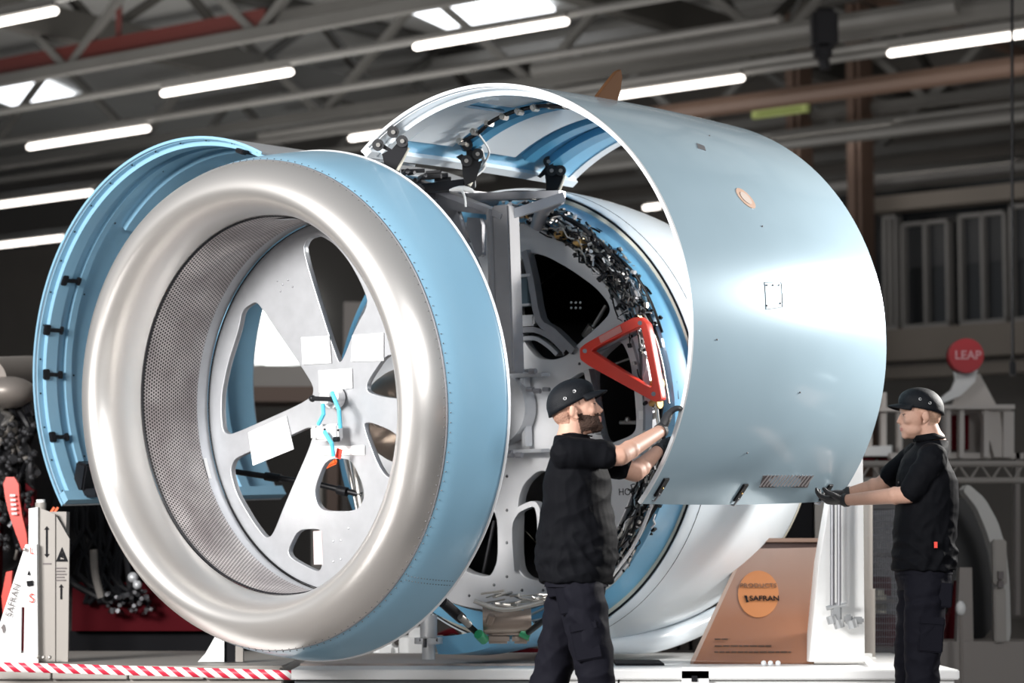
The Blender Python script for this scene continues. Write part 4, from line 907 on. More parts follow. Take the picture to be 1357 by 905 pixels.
# ================================================================== stands and gear further back
def poly_thing(name, label, cat, Y, base, parts, group=None):
    t = thing(name, label, cat, at(base[0], base[1], Y), group)
    for p in parts:
        nm, pts, m = p[:3]; splate(nm, pts, Y+(p[3] if len(p) > 3 else 0), p[4] if len(p) > 4 else .12, m, t)
    return t
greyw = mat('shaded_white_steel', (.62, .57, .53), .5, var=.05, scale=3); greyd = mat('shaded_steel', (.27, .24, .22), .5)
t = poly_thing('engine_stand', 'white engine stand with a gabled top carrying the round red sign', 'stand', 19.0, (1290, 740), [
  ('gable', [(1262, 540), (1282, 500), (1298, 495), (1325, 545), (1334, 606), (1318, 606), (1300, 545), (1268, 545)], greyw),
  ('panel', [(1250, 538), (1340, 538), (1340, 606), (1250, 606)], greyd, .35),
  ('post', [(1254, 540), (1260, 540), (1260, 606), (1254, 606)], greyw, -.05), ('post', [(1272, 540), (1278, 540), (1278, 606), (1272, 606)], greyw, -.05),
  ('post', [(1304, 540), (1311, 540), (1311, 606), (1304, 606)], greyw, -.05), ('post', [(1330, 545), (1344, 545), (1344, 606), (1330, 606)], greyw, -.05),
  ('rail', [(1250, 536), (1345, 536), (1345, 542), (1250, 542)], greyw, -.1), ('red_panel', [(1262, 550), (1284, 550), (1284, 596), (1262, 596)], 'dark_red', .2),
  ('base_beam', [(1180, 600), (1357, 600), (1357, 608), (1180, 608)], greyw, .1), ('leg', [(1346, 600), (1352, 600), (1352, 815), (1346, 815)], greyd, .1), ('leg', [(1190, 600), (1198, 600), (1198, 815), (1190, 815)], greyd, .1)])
neck = [(1266, 490), (1296, 490), (1292, 506), (1274, 524), (1250, 534), (1246, 528), (1262, 516), (1268, 502)]
splate('neck', neck, 18.85, .10, 'white', t)
t = thing('round_sign', 'round red sign with pale lettering on a white neck, above the right worker', 'sign', at(1281, 494, 18.6))
c = at(1281, 471, 18.6); r_ = 23/FPX*18.6
bm = bmesh.new(); add_tube(bm, [c, c+Vector((0, .12, 0))], r_, 40); link('sign_disc', bm, 'sign_red', t, auto=30)
bm = bmesh.new(); add_tube(bm, [c+Vector((0, .10, 0)), c+Vector((0, .13, 0))], r_*1.02, 40); link('rim', bm, 'dark_red', t)
text('sign_letters', 'LEAP', c-Vector((-.01, .004, -.0)), (1, 0, 0), (0, 0, 1), .095, mat('pale_pink', (.62, .30, .32), .5), t, bold=.002)
# small white stand left of the right worker's head
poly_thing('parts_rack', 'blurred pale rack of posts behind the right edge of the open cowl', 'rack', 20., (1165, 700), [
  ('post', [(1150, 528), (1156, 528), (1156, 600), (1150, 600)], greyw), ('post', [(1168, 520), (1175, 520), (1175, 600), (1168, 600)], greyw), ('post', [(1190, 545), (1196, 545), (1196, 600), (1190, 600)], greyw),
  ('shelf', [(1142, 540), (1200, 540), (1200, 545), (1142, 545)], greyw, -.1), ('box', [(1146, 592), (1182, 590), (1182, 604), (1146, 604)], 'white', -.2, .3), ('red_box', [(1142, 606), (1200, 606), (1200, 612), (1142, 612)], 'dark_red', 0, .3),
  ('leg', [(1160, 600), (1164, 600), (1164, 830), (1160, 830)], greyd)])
# triangulated truss
t = thing('lattice_truss', 'horizontal white lattice truss behind the right worker, waist high', 'truss', at(1250, 640, 17.5)); Yt = 17.0
bm = bmesh.new()
for y in (615, 637): add_tube(bm, [at(1135, y, Yt), at(1400, y, Yt)], .022, 10); add_tube(bm, [at(1135, y-1, Yt+.3), at(1400, y-1, Yt+.3)], .02, 10)
link('chord', bm, 'greige', t)
bm = bmesh.new()
for i in range(9):
    x = 1140+i*29; add_tube(bm, [at(x, 637, Yt), at(x+14, 615, Yt), at(x+29, 637, Yt)], .012, 8)
link('lacing', bm, 'greige', t)
bm = bmesh.new()
for x in (1137, 1398): add_tube(bm, [at(x, 612, Yt+.1), Vector((at(x, 612, Yt+.1).x, Yt+.1, 0))], .03, 10)
link('post', bm, greyd, t)
# arch
t = thing('arched_frame', 'curved pale arch frame standing behind the right worker', 'frame', at(1300, 800, 16.2)); Ya = 16.2
outer = [(1283, 641), (1305, 660), (1322, 690), (1333, 725), (1338, 770), (1340, 850)]; inner = [(1325, 850), (1322, 770), (1316, 730), (1306, 700), (1294, 672), (1276, 650)]
splate('arch_band', chaikin(outer+inner, 1, .15), Ya, .18, mat('mid_grey_arch', (.50, .49, .47), .5), t)
bm = bmesh.new(); add_box(bm, at(1324, 745, Ya-.1), .09, .08, .30, bev=.01); add_box(bm, at(1324, 815, Ya-.1), .08, .08, .36, bev=.01); link('post_sleeve', bm, 'greige', t)
bm = bmesh.new(); add_box(bm, at(1326, 762, Ya-.17), .035, .04, .05); add_box(bm, at(1326, 774, Ya-.17), .035, .04, .04); link('hinge', bm, 'ink_g', t)
splate('leg', [(1272, 752), (1288, 752), (1290, 850), (1268, 850)], Ya, .1, greyd, t)
bm = bmesh.new(); box_px(bm, 1225, 850, 1400, 868, Ya-.1, .5, True); link('base', bm, greyd, t)
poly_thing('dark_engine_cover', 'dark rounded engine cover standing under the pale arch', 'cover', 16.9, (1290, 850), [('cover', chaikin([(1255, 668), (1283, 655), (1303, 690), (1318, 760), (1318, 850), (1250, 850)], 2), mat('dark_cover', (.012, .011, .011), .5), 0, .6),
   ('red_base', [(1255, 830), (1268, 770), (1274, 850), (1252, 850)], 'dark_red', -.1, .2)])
t = thing('white_float', 'small white rounded knob near the right worker\'s hip', 'knob', at(1272, 815, 16.4)); bm = bmesh.new(); add_ball(bm, at(1273, 806, 15.8), .035, .03, .05, sub=2); link('knob', bm, 'white', t)
bm = bmesh.new(); add_tube(bm, [at(1273, 812, 15.8), Vector((at(1273, 812, 15.8).x, 15.8, 0))], .012, 8); link('rod', bm, greyd, t)
# wire cage with gear
t = thing('wire_cage', 'dark wire mesh cage with shelves behind the right worker\'s arm', 'cage', at(1172, 850, 15.5)); Yc = 15.5
bm = bmesh.new()
for x in range(1157, 1192, 3): add_tube(bm, [at(x, 660, Yc), at(x, 872, Yc)], .0035, 5)
for y in range(664, 872, 9): add_tube(bm, [at(1155, y, Yc), at(1190, y, Yc)], .003, 5)
link('mesh', bm, 'alu_d', t, kind='stuff')
for y0, y1 in ((668, 674), (733, 738), (795, 800), (858, 872)): bm = bmesh.new(); box_px(bm, 1154, y0, 1188, y1, Yc+.02, .5); link('shelf', bm, greyd, t)
bm = bmesh.new(); add_tube(bm, [at(1166, 788, Yc+.2), at(1166, 812, Yc+.2)], .045, 14); add_tube(bm, [at(1166, 780, Yc+.2), at(1166, 788, Yc+.2)], .025, 12); link('canister', bm, 'cream', t)
bm = bmesh.new(); box_px(bm, 1156, 765, 1180, 790, Yc+.35, .2); link('red_box', bm, 'dark_red', t); bm = bmesh.new(); box_px(bm, 1160, 815, 1186, 856, Yc+.3, .2); link('red_box', bm, 'dark_red', t)
bm = bmesh.new(); box_px(bm, 1154, 655, 1192, 875, Yc+.8, .03, True); link('back_panel', bm, 'dark_steel', t)

# ---- second engine at left, dark with red frame
t = thing('second_engine', 'dark engine core full of pipes on a red transport frame, at the left edge behind', 'jet engine', at(30, 800, 15.2)); random.seed(11)
bm = bmesh.new(); add_tube(bm, [at(-20, 505, 15.0), at(40, 502, 15.6)], .15, 24); add_ball(bm, at(12, 520, 15.0), .17, .2, .10, sub=3); link('duct', bm, mat('warm_grey_casting', (.35, .31, .28), .45, .4), t)
bm = bmesh.new(); add_ball(bm, at(-5, 620, 15.5), .38, .5, .68, sub=3); link('casing', bm, 'dark_steel', t)
for k in range(34):
    x = random.uniform(-10, 44); y = random.uniform(515, 680); pts = [at(x, y, 14.9+random.uniform(0, .3))]
    for j in range(3): x += random.uniform(-16, 14); y += random.uniform(6, 30); pts.append(at(min(x, 50), y, 14.9+random.uniform(0, .3)))
    bm = bmesh.new(); add_tube(bm, smooth_path(pts, 3), random.uniform(.01, .035), 8); link('pipe', bm, random.choice(('black', 'black', 'dark_steel', 'steel', 'greige')), t)
bm = bmesh.new()
for k in range(120): add_ball(bm, at(random.uniform(-4, 46), random.uniform(560, 730), 14.75+random.uniform(0, .3)), random.uniform(.01, .03), sub=1)
link('fittings', bm, 'dark_steel', t, kind='stuff')
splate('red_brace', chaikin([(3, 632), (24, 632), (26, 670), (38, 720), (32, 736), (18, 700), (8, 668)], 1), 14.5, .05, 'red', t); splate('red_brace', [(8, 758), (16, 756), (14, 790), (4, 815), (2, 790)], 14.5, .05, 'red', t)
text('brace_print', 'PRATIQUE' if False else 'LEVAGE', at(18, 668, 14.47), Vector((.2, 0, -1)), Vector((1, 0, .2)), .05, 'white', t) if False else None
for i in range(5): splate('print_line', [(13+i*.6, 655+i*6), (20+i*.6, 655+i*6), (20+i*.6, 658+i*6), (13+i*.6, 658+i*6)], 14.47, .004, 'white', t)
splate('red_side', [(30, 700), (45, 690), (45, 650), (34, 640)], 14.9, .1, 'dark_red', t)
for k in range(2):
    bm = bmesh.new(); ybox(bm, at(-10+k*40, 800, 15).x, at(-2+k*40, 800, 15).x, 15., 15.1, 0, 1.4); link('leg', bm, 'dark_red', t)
# dark machinery between the left post and the inlet
t = thing('engine_dolly', 'dark engine hanging low over a deep red transport trolley, behind the inlet at left', 'trolley', at(200, 860, 16.5))
bm = bmesh.new(); box_px(bm, 95, 772, 330, 836, 16.0, .8); link('red_body', bm, 'dark_red', t)
bm = bmesh.new(); box_px(bm, 92, 836, 320, 868, 16.1, .7, True); link('dark_base', bm, 'ink', t)
bm = bmesh.new(); add_ball(bm, at(150, 700, 17.), 1.0, .6, .52, sub=3); link('dark_core', bm, 'black', t)
bm = bmesh.new()
for k in range(34): x, y = random.uniform(140, 200), random.uniform(782, 812); add_tube(bm, [at(x, y, 15.8), at(x+random.uniform(-6, 6), y+random.uniform(-5, 5), 15.9)], random.uniform(.008, .02), 6)
link('small_fittings', bm, 'dark_steel', t, kind='stuff')
for k in range(16):
    x = random.uniform(100, 190); pts = [at(x, 650, 16.2), at(x+random.uniform(-15, 15), 700, 16.1), at(x+random.uniform(-25, 25), 760, 16.0), at(x+random.uniform(-10, 50), 800, 15.9)]
    bm = bmesh.new(); add_tube(bm, smooth_path(pts, 3), random.uniform(.012, .03), 8); link('pipe', bm, random.choice(('black', 'dark_steel', 'black')), t)
bm = bmesh.new(); add_tube(bm, smooth_path([at(124, 728, 15.8), at(126, 760, 15.8), at(134, 792, 15.8)], 4), .025, 8); link('pale_hose', bm, 'greige', t)
bm = bmesh.new(); add_ball(bm, at(176, 765, 15.8), .035); add_ball(bm, at(182, 775, 15.8), .03); link('lamp_glass', bm, 'edge', t)
# white gusset stand, white cylinder machines below the inlet
t = thing('gusset_stand', 'small white triangular gusset stand below the inlet lip', 'stand', at(285, 877, 13.15))
splate('gusset', [(288, 838), (297, 842), (297, 877), (262, 877), (272, 866)], 13.1, .03, 'white', t); splate('dark_post', [(297, 842), (312, 846), (312, 877), (297, 877)], 13.12, .06, 'ink', t); splate('pale_post', [(312, 846), (322, 848), (322, 877), (312, 877)], 13.12, .05, 'greige', t)
t = thing('white_machine', 'white rounded drum machine on the floor behind the mounting leg', 'machine', at(545, 872, 15.2))
bm = bmesh.new(); box_px(bm, 528, 832, 584, 873, 15., .5, True); bmesh.ops.bevel(bm, geom=bm.edges[:], offset=.06, segments=4, affect='EDGES'); link('drum', bm, 'white', t)
bm = bmesh.new(); box_px(bm, 494, 850, 527, 874, 15.1, .4, True); bmesh.ops.bevel(bm, geom=bm.edges[:], offset=.04, segments=3, affect='EDGES'); link('side_body', bm, 'white', t)
bm = bmesh.new()
for x in (500, 517, 538, 548, 578): add_tube(bm, [at(x, 872, 14.95), at(x, 872, 15.05)], .03, 12)
link('castor', bm, 'ink', t)
for x, l in ((452, 'leftmost small red castor block under the inlet'), (484, 'small red block beside the white drum machine')):
    bm = bmesh.new(); box_px(bm, x-6, 866, x+6, 876, 14.93, .06, True); o = link('red_block', bm, 'dark_red', None, smooth=False); tag(o, l, 'block')
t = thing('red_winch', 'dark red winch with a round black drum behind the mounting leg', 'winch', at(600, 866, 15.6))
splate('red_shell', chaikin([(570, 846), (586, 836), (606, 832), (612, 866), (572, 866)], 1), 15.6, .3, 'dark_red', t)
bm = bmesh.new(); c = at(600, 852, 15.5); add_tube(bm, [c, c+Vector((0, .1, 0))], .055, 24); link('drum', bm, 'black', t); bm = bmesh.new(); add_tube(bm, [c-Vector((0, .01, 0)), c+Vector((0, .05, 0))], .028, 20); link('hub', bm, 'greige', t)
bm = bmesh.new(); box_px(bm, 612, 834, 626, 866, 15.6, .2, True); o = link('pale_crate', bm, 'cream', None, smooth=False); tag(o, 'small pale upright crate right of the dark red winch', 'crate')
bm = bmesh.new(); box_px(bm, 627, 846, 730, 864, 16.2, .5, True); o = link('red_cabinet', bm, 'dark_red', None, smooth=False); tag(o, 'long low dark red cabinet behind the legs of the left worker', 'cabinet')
# shelf of parts behind the orange board
t = thing('parts_shelf', 'dark shelf unit with blurred parts, left of the info board', 'shelf', at(880, 868, 16.5))
bm = bmesh.new(); box_px(bm, 838, 800, 960, 806, 16.4, .5); box_px(bm, 838, 862, 960, 870, 16.4, .5); link('board', bm, greyd, t)
bm = bmesh.new(); box_px(bm, 836, 790, 842, 872, 16.4, .5, True); link('upright', bm, 'greige', t)
bm = bmesh.new(); box_px(bm, 842, 800, 960, 866, 16.9, .05); link('back_board', bm, 'ink', t)
bm = bmesh.new()
for k in range(6): box_px(bm, 850+k*17, 843+random.uniform(-6, 6), 862+k*17, 862, 16.45, .2)
link('boxes', bm, 'beige', t)
bm = bmesh.new(); box_px(bm, 870, 808, 960, 830, 16.5, .2); link('red_bin', bm, 'dark_red', t)
bm = bmesh.new(); box_px(bm, 816, 825, 836, 868, 15.8, .3, True); o = link('white_cabinet', bm, 'white', None, smooth=False); tag(o, 'white cabinet edge just right of the left worker\'s hip', 'cabinet')
t = thing('dark_partition', 'near-black partition behind the top of the info board', 'partition', at(1060, 800, 15)); bm = bmesh.new(); box_px(bm, 1000, 560, 1100, 870, 15.3, .06, True); link('panel', bm, 'ink', t)
bm = bmesh.new(); box_px(bm, 1082, 560, 1092, 870, 15.24, .04, True); link('pale_edge', bm, 'greige', t)
# low workbenches in the depth of the hall (seen through the discs)
for (x0, x1, y0, y1, Y, m, lb) in ((300, 420, 484, 512, 24., 'greige', 'long pale bench seen through the left hole of the spoked disc'), (300, 440, 512, 532, 22.0, 'brown_pipe', 'dark reddish bench below the pale one, through the left hole of the disc'), (455, 530, 400, 470, 25., greyd, 'dark grey cabinet seen through the upper hole of the disc')):
    q = at(x0, y1, Y); bm = bmesh.new(); box_px(bm, x0, y0, x1, y1, Y, .8); xx = (at(x0, y0, Y).x, at(x1, y0, Y).x)
    for x_ in xx: ybox(bm, x_-.05, x_+.05, Y+.1, Y+.6, 0, at(x0, y1, Y).z)
    o = link('workbench', bm, m, None, smooth=False); tag(o, lb, 'bench')
# ================================================================== people
def bake(bm, voxel, sm=4, fac=.6):
    me = bpy.data.meshes.new('tmp'); bm.to_mesh(me); bm.free(); o = bpy.data.objects.new('tmp', me)
    r = o.modifiers.new('r', 'REMESH'); r.mode = 'VOXEL'; r.voxel_size = voxel
    s = o.modifiers.new('s', 'SMOOTH'); s.iterations = sm; s.factor = fac
    out = evaluated(o); bpy.data.meshes.remove(me)
    return out
def limb(bm, pts, rs, n=18):
    P = [Vector(p) for p in pts]; PP, RR = [], []
    for i in range(len(P)-1):
        k = max(2, int((P[i+1]-P[i]).length/.012))
        for j in range(k): t = j/k; PP.append(P[i].lerp(P[i+1], t)); RR.append(rs[i]*(1-t)+rs[i+1]*t)
    PP.append(P[-1]); RR.append(rs[-1]); add_tube(bm, PP, 0, n, rs=RR); add_ball(bm, P[0], rs[0]); add_ball(bm, P[-1], rs[-1])
    for p, r in zip(P[1:-1], rs[1:-1]): add_ball(bm, p, r*1.0)
def loft(bm, rings, n=32, pw=2.3):
    """rings: (centre, half depth along fwd, half width along side, fwd, side, up)"""
    V_ = []
    for c, a_, b_, f_, s_ in rings:
        row = []
        for k in range(n):
            t = 2*PI*k/n; ct, st = math.cos(t), math.sin(t)
            x = math.copysign(abs(ct)**(2/pw), ct)*a_; y = math.copysign(abs(st)**(2/pw), st)*b_
            row.append(bm.verts.new(Vector(c)+f_*x+s_*y))
        V_.append(row)
    for p, q in zip(V_, V_[1:]):
        for k in range(n): bm.faces.new((p[k], p[(k+1) % n], q[(k+1) % n], q[k]))
    bm.faces.new(V_[0][::-1]); bm.faces.new(V_[-1])
def head(bm, H, beard=False):
    def b(c, r, rot=(0, 0, 0)): add_ball(bm, H @ Vector(c), r[0], r[1], r[2], H.to_3x3() @ Euler(rot).to_matrix(), 3)
    def cap(p, q, r0, r1): add_tube(bm, [H @ Vector(p), H @ Vector(q)], 0, 12, rs=[r0, r1]); add_ball(bm, H @ Vector(p), r0); add_ball(bm, H @ Vector(q), r1)
    b((-.012, 0, .045), (.098, .077, .085)); b((-.045, 0, .01), (.065, .066, .07)); b((.03, 0, .0), (.062, .064, .085)); b((.035, 0, -.055), (.052, .052, .052))
    b((.045, .030, -.065), (.045, .024, .03), (0, 0, -.25)); b((.045, -.030, -.065), (.045, .024, .03), (0, 0, .25)); b((.074, 0, -.090), (.022, .026, .020)); b((.02, 0, -.075), (.06, .045, .035), (0, .25, 0))
    b((.078, 0, .035), (.016, .046, .014)); b((.065, 0, .06), (.03, .05, .03)); cap((.087, 0, .022), (.106, 0, -.015), .007, .0085); b((.108, 0, -.022), (.0105, .0105, .009)); b((.098, .011, -.026), (.010, .007, .008)); b((.098, -.011, -.026), (.010, .007, .008))
    b((.066, 0, -.060), (.032, .036, .040)); b((.088, 0, -.042), (.012, .022, .012)); b((.093, 0, -.052), (.010, .024, .0058)); b((.091, 0, -.064), (.010, .020, .0065)); b((.082, 0, -.078), (.012, .022, .010))
    for s in (1, -1):
        b((.062, s*.036, -.016), (.026, .022, .024)); b((.076, s*.031, .012), (.012, .016, .009)); b((.078, s*.030, .004), (.010, .014, .004))
        b((-.010, s*.079, -.008), (.019, .007, .031), (0, .25, s*.3)); b((-.020, s*.088, -.002), (.012, .006, .026), (0, .25, s*.4)); b((-.002, s*.080, -.033), (.009, .007, .010)); b((-.014, s*.088, .016), (.014, .006, .010), (0, .1, s*.4))
    add_tube(bm, [H @ Vector((-.025, 0, -.03)), H @ Vector((-.035, 0, -.07))], 0, 20, rs=[.055, .056])
def hand(bm, wrist, fwd, palm_n, curl=.6, side=1, s=1.0):
    """fwd: along the fingers, palm_n: out of the palm, thumb on the `side` of fwd x palm_n"""
    f = Vector(fwd).normalized(); n = Vector(palm_n); n = (n-f*n.dot(f)).normalized(); t = f.cross(n)*side; w_ = Vector(wrist)
    R3 = Matrix((f, t, n)).transposed(); add_ball(bm, w_+f*.048*s, .052*s, .042*s, .018*s, R3, 3); add_ball(bm, w_+f*.072*s, .028*s, .042*s, .016*s, R3, 3); add_ball(bm, w_+f*.005, .03*s, .028*s, .022*s, R3, 3)
    for k, (off, L) in enumerate(((.030, .072), (.010, .080), (-.011, .074), (-.031, .060))):
        p = w_+f*(.088-.004*abs(k-1))*s+t*off*s; d = f.copy(); c = curl*(.55+.08*k); pts = [p-f*.03]; pts.append(p)
        for j, ll in enumerate((.45, .32, .25)):
            d = (d*math.cos(c)+n*math.sin(c)).normalized() if j == 0 else (Matrix.Rotation(c, 3, f.cross(n)) @ d)
            p = p+d*L*ll*s; pts.append(p)
        limb(bm, pts, [.0095*s, .0098*s, .0088*s, .0082*s, .0072*s], 10)
    p = w_+f*.02*s+t*.025*s; d = (f*.6+t*.8+n*.15).normalized(); limb(bm, [p, p+d*.04*s, p+d*.04*s+(f*.9+t*.25+n*.35*curl).normalized()*.034*s, p+d*.04*s+(f*.9+n*.7*curl).normalized()*.06*s+t*.008], [.015*s, .012*s, .0105*s, .0085*s], 10)
def cut(me, pred, off=.003, nz=0.):
    """copy the faces of a body whose centre passes pred, pushed outwards: clothing or hair that follows the body"""
    bm = bmesh.new(); bm.from_mesh(me); bm.normal_update()
    bmesh.ops.delete(bm, geom=[f for f in bm.faces if not pred(f.calc_center_median())], context='FACES')
    bm.normal_update(); nn = {v: v.normal.copy() for v in bm.verts}
    bd = {v for v in bm.verts if v.is_boundary}
    for v in bm.verts: v.co += nn[v]*((off if v not in bd else -.001) + (nz*noise.noise(v.co*90) if nz else 0))
    return bm
def folds(me, amp, fn):
    n = len(me.vertices); co = np.empty(n*3); no = np.empty(n*3); me.vertices.foreach_get('co', co); me.vertex_normals.foreach_get('vector', no)
    d = np.array([fn(Vector(c)) for c in co.reshape(-1, 3)]); co = co.reshape(-1, 3)+no.reshape(-1, 3)*d[:, None]*amp
    me.vertices.foreach_set('co', co.ravel()); me.update()
def make_cap(H, parent, s=1.0, lift=.008):
    """short-peaked bump cap"""
    rows = []
    for i in range(15):
        el_ = math.radians(90*i/14); row = []
        for k in range(48):
            a_ = 2*PI*k/48; fl = 1+.10*max(0, -math.cos(a_))*0
            rx, ry, rz = .108, .087, .088
            z = math.cos(el_); r = math.sin(el_)
            z = z**.85 if z > 0 else 0
            row.append(H @ Vector((-.016+rx*r*math.cos(a_)+.016*z, ry*r*math.sin(a_), .046+lift+rz*z+.012*math.cos(a_)*(1-z))))
        rows.append(row)
    for dz in (-.018, -.036):
        row = []
        for k in range(48):
            a_ = 2*PI*k/48; back = .5-.5*math.cos(a_); row.append(H @ Vector((-.016+.107*math.cos(a_), .086*math.sin(a_), .046+lift+dz*(.25+.95*back)+.012*math.cos(a_))))
        rows.append(row)
    o = link('cap', surf(rows, True), 'cap', parent, label='black peaked cap'); m_ = o.modifiers.new('s', 'SOLIDIFY'); m_.thickness = .004; m_.offset = 1
    rows = []
    for i in range(7):
        q = i/6; row = []
        for k in range(21):
            a_ = math.radians(-62+124*k/20); ex = .064*q*max(0, math.cos(a_*1.30))**.55
            row.append(H @ Vector((-.016+.108*math.cos(a_)+ex, .088*math.sin(a_)*(1-.05*q), .052+lift+.010*math.cos(a_)-.008*q*q-.034*abs(math.sin(a_))**2*q)))
        rows.append(row)
    o2 = link('peak', surf(rows), 'cap', o); m_ = o2.modifiers.new('s', 'SOLIDIFY'); m_.thickness = .005
    for sd in (1, -1):
        for (x, z) in ((-.035, .052), (.012, .074)):
            bm = bmesh.new(); y = .085*sd if z < .06 else .0815*sd
            c = H @ Vector((x, y, z+lift)); ax = (H.to_3x3() @ Vector((0, sd, .25))).normalized(); e = ax.orthogonal().normalized(); g = ax.cross(e)
            pts = [c+(e*math.cos(i*PI/6)+g*math.sin(i*PI/6))*.0062+ax*.004 for i in range(13)]; add_tube(bm, pts, .0017, 6); link('eyelet', bm, 'alu_w', o)
    bm = bmesh.new(); add_ball(bm, H @ Vector((0, 0, .046+lift+.089)), .008, .008, .004, H.to_3x3()); link('cap_button', bm, 'cap', o)
    return o
def eyes(H, parent):
    for s in (1, -1):
        bm = bmesh.new(); add_ball(bm, H @ Vector((.0750, s*.030, .0075)), .0125, .0125, .0065, H.to_3x3()); e = link('eye', bm, 'eye', parent)
        bm = bmesh.new(); add_ball(bm, H @ Vector((.0842, s*.030, .0075)), .0045, .006, .0055, H.to_3x3()); link('iris', bm, 'iris', e)
        bm = bmesh.new(); add_tube(bm, [H @ Vector((.078+.0125*math.cos(t), s*(.030+.0135*math.sin(t)), .0135)) for t in np.linspace(-1.3, 1.3, 9)], .0016, 6); link('lashes', bm, 'beard', e)
def headmat(pos, facing, pitch, roll=0):
    f = Vector(facing).normalized(); yaw = math.atan2(f.y, f.x)
    return Matrix.Translation(Vector(pos)) @ Matrix.Rotation(yaw, 4, 'Z') @ Matrix.Rotation(-pitch, 4, 'Y') @ Matrix.Rotation(roll, 4, 'X')
def inv(H): return H.inverted()
def person(name, label, base, J, H, face, beard, belly, hem_z, cuffs, collar, glove_r, wrinkle_seed):
    """J: joints in world space; face = body's forward direction"""
    root = thing(name, label, 'person', base)
    f = Vector(face).normalized(); sd = Vector((-f.y, f.x, 0)); up = Vector((0, 0, 1))       # sd: the person's left
    # ---------- body, one continuous surface
    bm = bmesh.new(); head(bm, H)
    nb, ch, pv = Vector(J['neck']), Vector(J['chest']), Vector(J['pelvis'])
    limb(bm, [H @ Vector((-.03, 0, -.045)), (H @ Vector((-.04, 0, -.09)))*.5+nb*.5, nb, nb-up*.05], [.058, .060, .066, .08], 24)
    def R(c, a_, b_): return (Vector(c), a_, b_, f, sd)
    sh = (Vector(J['shL'])+Vector(J['shR']))/2
    loft(bm, [R(pv-up*.07, .10, .14), R(pv, .12, .165), R(pv+(ch-pv)*.35, .105+belly, .155), R(ch-up*.05, .12, .17), R(ch+up*.06, .115, .18), R(sh-up*.01, .09, .17), R(nb-up*.02, .06, .08)])
    for s in 'LR':
        limb(bm, [Vector(J['sh'+s])*.9+sh*.1, J['el'+s], J['wr'+s]], [.058, .045, .028], 20)
        fa0 = Vector(J['el'+s]).lerp(Vector(J['wr'+s]), .22); add_ball(bm, fa0, .047, .047, .047)
        ua = Vector(J['sh'+s]).lerp(Vector(J['el'+s]), .5); add_ball(bm, ua, .053)
        limb(bm, [J['hip'+s], J['kn'+s], J['an'+s]], [.095, .062, .042], 22); add_ball(bm, Vector(J['kn'+s]).lerp(Vector(J['an'+s]), .3), .062, .062, .08)
        hd, hn, sgn, cu = J['hand'+s]; hand(bm, J['wr'+s], hd, hn, cu, sgn)
        a_ = Vector(J['an'+s]); tf = Vector(J['toe'+s]); limb(bm, [a_-tf*.03-up*.04, a_-up*.055+tf*.12], [.035, .03], 16)
    me = bake(bm, .0052, 5, .5); Hi = inv(H)
    body = link('body', me.copy(), 'skin', root, auto=80)
    # ---------- hair, beard, brows follow the head
    def hl(c): return Hi @ c
    if beard:
        link('beard', cut(me, lambda c: (lambda q: q.x > -.002+.2*max(0, q.z+.03) and q.x < .12 and -.125 < q.z < (-.030 if q.x > .075 else -.012-.38*(q.x)) + .004*noise.noise(q*60) and abs(q.y) < .08 and not (abs(q.y) < .022 and q.x > .086 and -.072 < q.z < -.046) and not (q.x > .094 and q.z > -.072) and not (q.x < .045 and abs(q.y) < .035))(hl(c)), .0045, .0025), 'beard', body)
        link('moustache', cut(me, lambda c: (lambda q: q.x > .080 and abs(q.y) < .028 and -.047 < q.z < -.036)(hl(c)), .003, .002), 'beard', body)
    hm = 'hair' if beard else 'fair'
    link('hair', cut(me, lambda c: (lambda q: q.x < .03-.6*max(0, .04-q.z)*.5 and q.z > -.035-.3*(q.x+.1)+(0.03 if q.x > -.03 else 0) and q.z > -.055 and q.z < .11 and not (abs(q.y) > .070 and q.x > -.032 and q.z < .03) and (q.x < -.035 or q.z > .02))(hl(c)), .0022, .001), hm, body)
    link('eyebrows', cut(me, lambda c: (lambda q: q.x > .068 and .012 < abs(q.y) < .045 and .030 < q.z < .039)(hl(c)), .0018, .001), hm, body)
    link('lips', cut(me, lambda c: (lambda q: q.x > .086 and abs(q.y) < .022 and -.070 < q.z < -.048)(hl(c)), .0008), 'lipskin', body)
    eyes(H, body); make_cap(H, root)
    # ---------- gloves
    for s in 'LR':
        wr, el = Vector(J['wr'+s]), Vector(J['el'+s]); ax = (wr-el).normalized()
        os_ = 'R' if s == 'L' else 'L'; ow = Vector(J['wr'+os_]); oax = (ow-Vector(J['el'+os_])).normalized()
        hc = wr+Vector(J['hand'+s][0]).normalized()*.07; oc = ow+Vector(J['hand'+os_][0]).normalized()*.07
        def dl(c, p, a_): q = c-p; return (q-a_*q.dot(a_)).length
        g = cut(me, lambda c: (c-wr).dot(ax) > -glove_r and (c-wr).length < .23 and (c-hc).length < (c-oc).length and ((c-wr).dot(ax) > .02 or dl(c, wr, ax) < .055) or (c-hc).length < .078, .0022)
        go = link('glove', g, 'glove', root, label='dark work glove')
        bm = bmesh.new(); add_tube(bm, [wr-ax*(glove_r+.004), wr-ax*(glove_r-.016)], .034, 20); link('cuff_band', bm, 'glove', go)
    # ---------- polo shirt
    bm = bmesh.new(); hz = hem_z
    pl = pv.copy(); pl.z = hz
    loft(bm, [R(pl, .152, .195), R(pl+(ch-pl)*.25, .150+belly, .192), R(pl+(ch-pl)*.55, .145+belly, .19), R(ch-up*.06, .148, .205), R(ch+up*.05, .142, .208), R(sh-up*.015, .110, .185), R(nb+up*.0, .074, .088)], pw=2.2)
